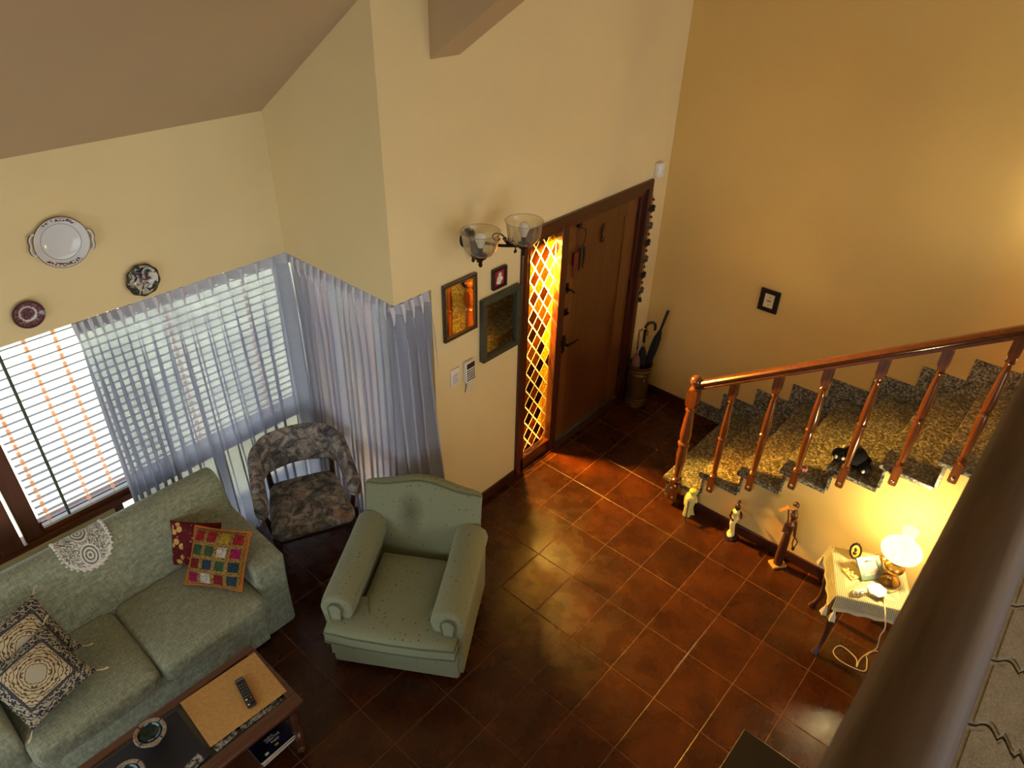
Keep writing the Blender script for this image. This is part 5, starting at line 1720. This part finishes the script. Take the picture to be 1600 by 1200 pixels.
# ------------------------------------------------------------------ side table with cloth
RT = math.radians(24.8)
TC = (.392, -1.872)
st = thing('side_table', 'small square dark table with carved apron and splayed legs', 'table', (TC[0], TC[1], 0), RT)
ZT = .545
MB().bb(-.20, .20, -.20, .20, ZT - .022, ZT).build('table_top', M_TABLEG, st, bevel=.004)
M_APR = wood('carved_dark_apron_wood', S(40, 20, 12), S(80, 42, 22), 'x', .35, .4)
ap = [(-.17, ZT - .022), (.17, ZT - .022), (.17, ZT - .17), (.13, ZT - .13), (.08, ZT - .11), (0, ZT - .10), (-.08, ZT - .11), (-.13, ZT - .13), (-.17, ZT - .17)]
for k in range(4):
    o = MB().prism(ap, -.182, -.166, 'y').build('apron', M_APR, st, bevel=.003)
    o.rotation_euler = (0, 0, k * math.pi / 2)
    sh = MB()
    for i in range(5):
        a = math.pi * (.15 + .175 * i)
        sh.tube([(0, -.186, ZT - .085), (.045 * math.cos(a), -.190, ZT - .085 + .034 * math.sin(a))], [.006, .010], 6)
    sh.build('shell_carving', plain('gilded_shell', S(190, 140, 70), .35, .3) if k == 0 else bpy.data.materials['gilded_shell'], o, smooth=True)
for sx in (-1, 1):
    for sy2 in (-1, 1):
        MB().tube(bez([(sx * .165, sy2 * .165, ZT - .02), (sx * .178, sy2 * .178, ZT - .12), (sx * .165, sy2 * .165, .26), (sx * .165, sy2 * .165, .12), (sx * .19, sy2 * .19, .0)], 20), [.028] * 4 + [.030] * 3 + [.024] * 4 + [.018] * 4 + [.017] * 4 + [.022] * 2, 10).build('leg', M_TABLEG, st, smooth=True)
# crochet cloth: plain middle, openwork borders and hanging flaps
def make_crochet():
    t = NT('cream_crochet')
    t.t.nodes.remove(t.p)
    v = t.coord(kind='UV')
    X, Y, Z = t.sep(v)
    ax = t.math('ABSOLUTE', X); ay = t.math('ABSOLUTE', Y)
    m = t.math('MAXIMUM', ax, ay)
    fx = t.math('FRACT', t.math('MULTIPLY', X, 95.)); fy = t.math('FRACT', t.math('MULTIPLY', Y, 95.))
    hole = t.math('MULTIPLY', t.math('GREATER_THAN', fx, .50), t.math('GREATER_THAN', fy, .42))
    zone = t.math('GREATER_THAN', m, .145)
    cross = t.math('LESS_THAN', t.math('ABSOLUTE', t.math('SUBTRACT', ax, ay)), .018)
    cross = t.math('MULTIPLY', cross, t.math('GREATER_THAN', m, .06))
    hem = t.math('LESS_THAN', m, .286)
    open_ = t.math('MULTIPLY', t.math('MULTIPLY', hole, t.math('MAXIMUM', zone, cross)), hem)
    df = t.n('ShaderNodeBsdfDiffuse'); df.inputs[0].default_value = S(206, 192, 150)
    tl = t.n('ShaderNodeBsdfTranslucent'); tl.inputs[0].default_value = S(206, 192, 150)
    a = t.n('ShaderNodeMixShader'); a.inputs[0].default_value = .2
    t.l(df.outputs[0], a.inputs[1]); t.l(tl.outputs[0], a.inputs[2])
    tr = t.n('ShaderNodeBsdfTransparent')
    b = t.n('ShaderNodeMixShader'); t.l(open_, b.inputs[0]); t.l(a.outputs[0], b.inputs[1]); t.l(tr.outputs[0], b.inputs[2])
    t.l(b.outputs[0], t.out.inputs['Surface'])
    return t.m
cl = thing('table_cloth', 'cream crochet cloth with tassels on the small square table', 'tablecloth', (TC[0], TC[1], 0), RT)
H = .208
def cloth_xy(a, b):
    z = ZT + .004
    x, y = a, b
    dx, dy = max(0, abs(a) - H), max(0, abs(b) - H)
    drop = max(dx, dy)
    if drop > 0:
        z -= drop * .96
        x = math.copysign(min(abs(a), H + dx * .22), a); y = math.copysign(min(abs(b), H + dy * .22), b)
        x += .004 * math.sin(b * 60) * drop / .1; y += .004 * math.sin(a * 60) * drop / .1
        z -= .006 * abs(math.sin((a if dy > 0 else b) * 30)) * drop / .1
    return (x, y, z)
E_ = .305
N_ = 44
vs, uv, keep = [], [], []
for i in range(N_ + 1):
    for j in range(N_ + 1):
        a, b = -E_ + 2 * E_ * i / N_, -E_ + 2 * E_ * j / N_
        vs.append(cloth_xy(a, b)); uv.append((a, b))
fs = []
for i in range(N_):
    for j in range(N_):
        a, b = -E_ + 2 * E_ * (i + .5) / N_, -E_ + 2 * E_ * (j + .5) / N_
        if abs(a) > H and abs(b) > H:
            continue
        fs.append((i * (N_ + 1) + j, (i + 1) * (N_ + 1) + j, (i + 1) * (N_ + 1) + j + 1, i * (N_ + 1) + j + 1))
me = bpy.data.meshes.new('cloth'); me.from_pydata(vs, [], fs)
ul = me.uv_layers.new(name='UVMap')
for lp in me.loops:
    ul.data[lp.index].uv = uv[lp.vertex_index]
for p in me.polygons: p.use_smooth = True
me.materials.append(make_crochet())
co = bpy.data.objects.new('cloth', me); COL.objects.link(co); co.parent = cl
for (a, b) in ((H - .01, E_), (-H + .01, E_), (-E_, H - .02), (-E_, -H + .02), (-H + .01, -E_), (H - .01, -E_)):
    x, y, z = cloth_xy(a, b)
    MB().ball((x, y, z - .006), .009, 8, 6).lathe([(.022, -.075), (.020, -.06), (.012, -.03), (.006, -.012), (.003, -.004)], (x, y, z), 10, wav=lambda q: 1 + .2 * math.cos(5 * q)).build('tassel', M_CREAMT, cl, smooth=True)

# table lamp: the lamp that lights the room
ZC = ZT + .006
tl_ = thing('table_lamp', 'lit brass oil-style lamp with white glass globe on the crochet cloth', 'lamp', (.440, -1.955, ZC))
M_BRASS = plain('polished_brass', S(196, 146, 62), .25, .85, .15)
MB().lathe([(.058, 0), (.060, .006), (.050, .014), (.034, .022), (.020, .034), (.016, .055), (.022, .070), (.046, .085), (.058, .105), (.058, .125), (.046, .145), (.030, .158), (.026, .172), (.034, .178), (.034, .190), (.028, .196)], seg=24).build('brass_font', M_BRASS, tl_, smooth=True, angle=50)
def make_opal(name, strength):
    """thin opal glass: lets most of the bulb's light out and glows itself"""
    t = NT(name)
    t.t.nodes.remove(t.p)
    f = t.noise(t.coord(), 38., 3)
    c = t.ramp(f, [(.58, (1.0, .90, .66, 1)), (.66, (.84, .70, .48, 1))])
    em = t.n('ShaderNodeEmission'); t.l(c, em.inputs[0]); em.inputs[1].default_value = strength
    tr = t.n('ShaderNodeBsdfTransparent'); tr.inputs[0].default_value = (.95, .92, .85, 1)
    mx = t.n('ShaderNodeMixShader'); mx.inputs[0].default_value = .45
    t.l(tr.outputs[0], mx.inputs[1]); t.l(em.outputs[0], mx.inputs[2])
    t.l(mx.outputs[0], t.out.inputs['Surface'])
    return t.m
MB().lathe([(.034, .190), (.075, .200), (.102, .225), (.110, .250), (.104, .272), (.084, .292), (.056, .304), (.040, .312)], seg=32, cap=False).build('globe_shade', make_opal('glowing_opal_glass', 0.95), tl_, smooth=True)
MB().lathe([(.040, .312), (.033, .330), (.031, .350), (.036, .385), (.044, .408)], seg=24, cap=False).build('chimney', make_opal('glowing_chimney_glass', 0.85), tl_, smooth=True)
LAMP = bpy.data.lights.new('table_lamp_bulb', 'POINT')
LAMP.energy = LAMP_W; LAMP.color = LAMP_C; LAMP.shadow_soft_size = .05
lo_ = bpy.data.objects.new('table_lamp_bulb', LAMP); COL.objects.link(lo_); lo_.parent = tl_; lo_.location = (0, 0, .255)
# lamp cord
MB().tube(bez([(.05, -.02, .01), (.01, -.075, .004), (-.09, -.04, .004), (-.10, .02, .004), (-.10, .0, .004)], 24), .0028, 6).build('cord', M_CREAMT, tl_, smooth=True)
M_CORD = plain('ivory_flex', S(206, 184, 140), .5, 0, .05)
cd = MB().tube([Vector(p) - Vector((.44, -1.955, ZC)) for p in bez([(.34, -1.955, ZC + .004), (.24, -2.00, ZC + .004), (.165, -2.03, ZC), (.150, -2.055, .48), (.155, -2.05, .40), (.25, -2.06, .20), (.32, -2.03, .03), (.30, -2.045, .006), (.215, -2.055, .005), (.19, -1.93, .005), (.225, -1.865, .005), (.30, -1.885, .005), (.275, -1.985, .006), (.215, -2.012, .006), (.29, -2.01, .008), (.40, -2.05, .006), (.46, -2.14, .005), (.62, -2.20, .005)], 90)], .0035, 6)
cd.build('flex', M_CORD, tl_, smooth=True)
# little things on the cloth
ov = thing('oval_frame', 'small dark oval cameo frame standing at the back of the crochet cloth', 'picture frame', (.485, -1.735, ZC), math.radians(-52))
o1 = MB().lathe([(.045, 0), (.047, .006), (.040, .012), (.034, .010), (.034, .004)], axis='y', seg=28, wav=lambda a: 1 + .04 * math.cos(12 * a)).build('oval_border', M_BLKFR, ov, smooth=True)
o1.location = (0, 0, .052); o1.scale = (.82, 1, 1.1); o1.rotation_euler = (math.radians(-28), 0, 0)
o2 = MB().lathe([(.034, .005), (.02, .006), (.001, .006)], axis='y', seg=24).build('amber_picture', plain('amber_picture', S(206, 140, 40), .4, 0, .3), o1)
MB().ball((.0, -.009, .008), (.010, .004, .012), 8, 6).ball((-.006, -.009, -.012), (.014, .004, .010), 8, 6).build('profile_head', M_EBONY, o1, smooth=True)
M_GREENFR = plain('grey_green_marbled_frame', S(104, 122, 106), .35, 0, .35, 25)
ff = thing('picture_frame', 'grey-green marbled photo frame leaning open before the lamp', 'picture frame', (.415, -1.850, ZC), math.radians(-38))
fr_ = bpy.data.objects.new('frame_leaf', None); COL.objects.link(fr_); fr_.parent = ff
pl2 = MB()
for (a, b, c, d) in ((-.075, -.050, 0, .13), (.050, .075, 0, .13), (-.05, .05, .105, .13), (-.05, .05, 0, .025)):
    pl2.bb(a, b, -.006, .006, c, d)
bpy.data.objects.remove(fr_)
q1 = pl2.build('frame_front', M_GREENFR, ff, bevel=.002); q1.rotation_euler = (math.radians(-52), 0, 0); q1.location = (0, -.05, .004)
q2 = MB().bb(-.052, .052, .001, .004, .022, .108).build('photo', plain('faded_photo', S(180, 150, 140), .4, 0, .5, 40), q1)
q3 = MB().bb(-.02, .02, .008, .012, .0, .10).build('strut', M_FR1, ff); q3.rotation_euler = (math.radians(28), 0, 0); q3.location = (0, .055, .003)
br = thing('brass_ornament', 'round brass ribbed ornament beside the lamp foot', 'ornament', (.545, -1.885, ZC))
MB().lathe([(.018, 0), (.032, .010), (.042, .030), (.040, .050), (.026, .066), (.010, .072)], seg=24, wav=lambda a: 1 + .08 * math.cos(8 * a)).build('ribbed_body', M_BRASS, br, smooth=True)
MB().ball((0, 0, .078), .010, 8, 6).build('knob', M_BRASS, br, smooth=True)
it = thing('relief_plaque', 'little ivory plaque with raised figures on the left of the cloth', 'plaque', (.335, -1.775, ZC), math.radians(-30))
MB().rbox((0, 0, .005), (.058, .085, .010), .002, 2, 2).build('slab', plain('yellowed_ivory', S(206, 184, 110), .5, 0, .1), it)
rg2 = MB()
for i in range(5):
    rg2.ball((random.uniform(-.018, .018), -.032 + i * .016, .013), (.010, .008, .008), 8, 6)
rg2.build('raised_figures', bpy.data.materials['yellowed_ivory'], it, smooth=True)
dk = thing('china_dish', 'small white ruffled china dish at the middle of the cloth', 'dish', (.300, -1.935, ZC))
MB().lathe([(.018, 0), (.022, .006), (.045, .014), (.052, .022), (.049, .022), (.030, .010), (.002, .008)], seg=32, cap=False, wav=lambda a: 1 + .07 * math.cos(7 * a)).build('ruffled_bowl', plain('cream_china', S(236, 228, 204), .15, 0, .03), dk, smooth=True)
gt = thing('glass_ornament', 'small clear and white glass ornament near the front of the cloth', 'ornament', (.225, -1.865, ZC), math.radians(-35))
MB().rbox((0, 0, .010), (.095, .040, .018), .008, 3, 2).build('glass_body', make_glass('clear_glass_ornament', (.9, .88, .78, 1), .05, .5), gt, smooth=True)
MB().ball((-.025, 0, .022), (.018, .014, .014), 10, 7).ball((.022, 0, .022), (.020, .014, .012), 10, 7).tube([(-.02, 0, .024), (.02, 0, .024)], .009, 8).build('white_figure', bpy.data.materials['cream_china'], gt, smooth=True)

# ------------------------------------------------------------------ dark cabinet at the lower edge
cb_ = thing('cabinet', 'dark wooden cabinet top at the bottom edge of the picture', 'cabinet', (-1.70, -2.10, 0))
M_CAB = wood('black_brown_cabinet_wood', S(16, 8, 6), S(32, 16, 10), 'x', .4, .2)
MB().bb(-.56, .56, -.31, .31, .04, .72).build('body', M_CAB, cb_)
MB().bb(-.583, .583, -.335, .335, .72, .75).build('top', M_CAB, cb_, bevel=.004)
for i in range(3):
    dr = MB().bb(-.54 + i * .365, -.19 + i * .365, .310, .326, .08, .68).build('door', M_CAB, cb_, bevel=.004)
    MB().ball((-.22 + i * .365, .335, .40), .012, 8, 6).build('knob', M_BRASS, dr, smooth=True)
MB().bb(-.54, .54, -.29, .29, 0, .04).build('plinth', M_CAB, cb_)

# ------------------------------------------------------------------ assumed, unseen globe wall lamp by the upper stairs, added for the floor highlight
wl = thing('assumed_wall_lamp', 'assumed unseen white globe wall lamp on the ochre wall above the stairs', 'lamp', (XR, -1.96, 2.37))
MB().lathe([(.055, -.001), (.055, -.012), (.03, -.022)], axis='x', seg=16).build('wall_plate', M_BRASS, wl, smooth=True)
MB().lathe([(.125, -.002), (.12, .010), (.07, .016), (.001, .018)], (-.03, 0, .10), axis='x', seg=28).build('shield_dish', M_BRASS, wl, smooth=True)  # dish added to keep the globe's light off the wall behind
MB().tube([(-.02, 0, 0), (-.09, 0, -.01), (-.11, 0, .02)], .010, 8).build('arm', M_BRASS, wl, smooth=True)
MB().lathe([(.03, .02), (.05, .03), (.085, .07), (.095, .11), (.085, .15), (.055, .185), (.045, .19)], (-.11, 0, 0), 24, cap=False).build('opal_globe', make_opal('assumed_wall_lamp_opal', WALL_E), wl, smooth=True)
WLMP = bpy.data.lights.new('assumed_wall_lamp_bulb', 'POINT')
WLMP.energy = WALL_W; WLMP.color = (1.0, .78, .48); WLMP.shadow_soft_size = .08
wo = bpy.data.objects.new('assumed_wall_lamp_bulb', WLMP); COL.objects.link(wo); wo.parent = wl; wo.location = (-.12, 0, .22)

# ------------------------------------------------------------------ unseen pendant added behind the camera as warm fill
pn = thing('fill_pendant', 'unseen white glass pendant added over the upper landing as warm fill light', 'lamp', (-.4, -3.6, 0))
MB().cyl((0, 0, 3.9), (0, 0, 4.52), .006, seg=6).build('rod', M_BRASS, pn)
MB().lathe([(.03, 3.92), (.06, 3.90), (.15, 3.80), (.17, 3.74)], seg=24, cap=False).build('glass_shade', make_opal('fill_pendant_opal', 2.0), pn, smooth=True)
PD = bpy.data.lights.new('fill_pendant_bulb', 'POINT')
PD.energy = FILL_W; PD.color = (1.0, .78, .44); PD.shadow_soft_size = .10
pdo = bpy.data.objects.new('fill_pendant_bulb', PD); COL.objects.link(pdo); pdo.parent = pn; pdo.location = (0, 0, 3.72)
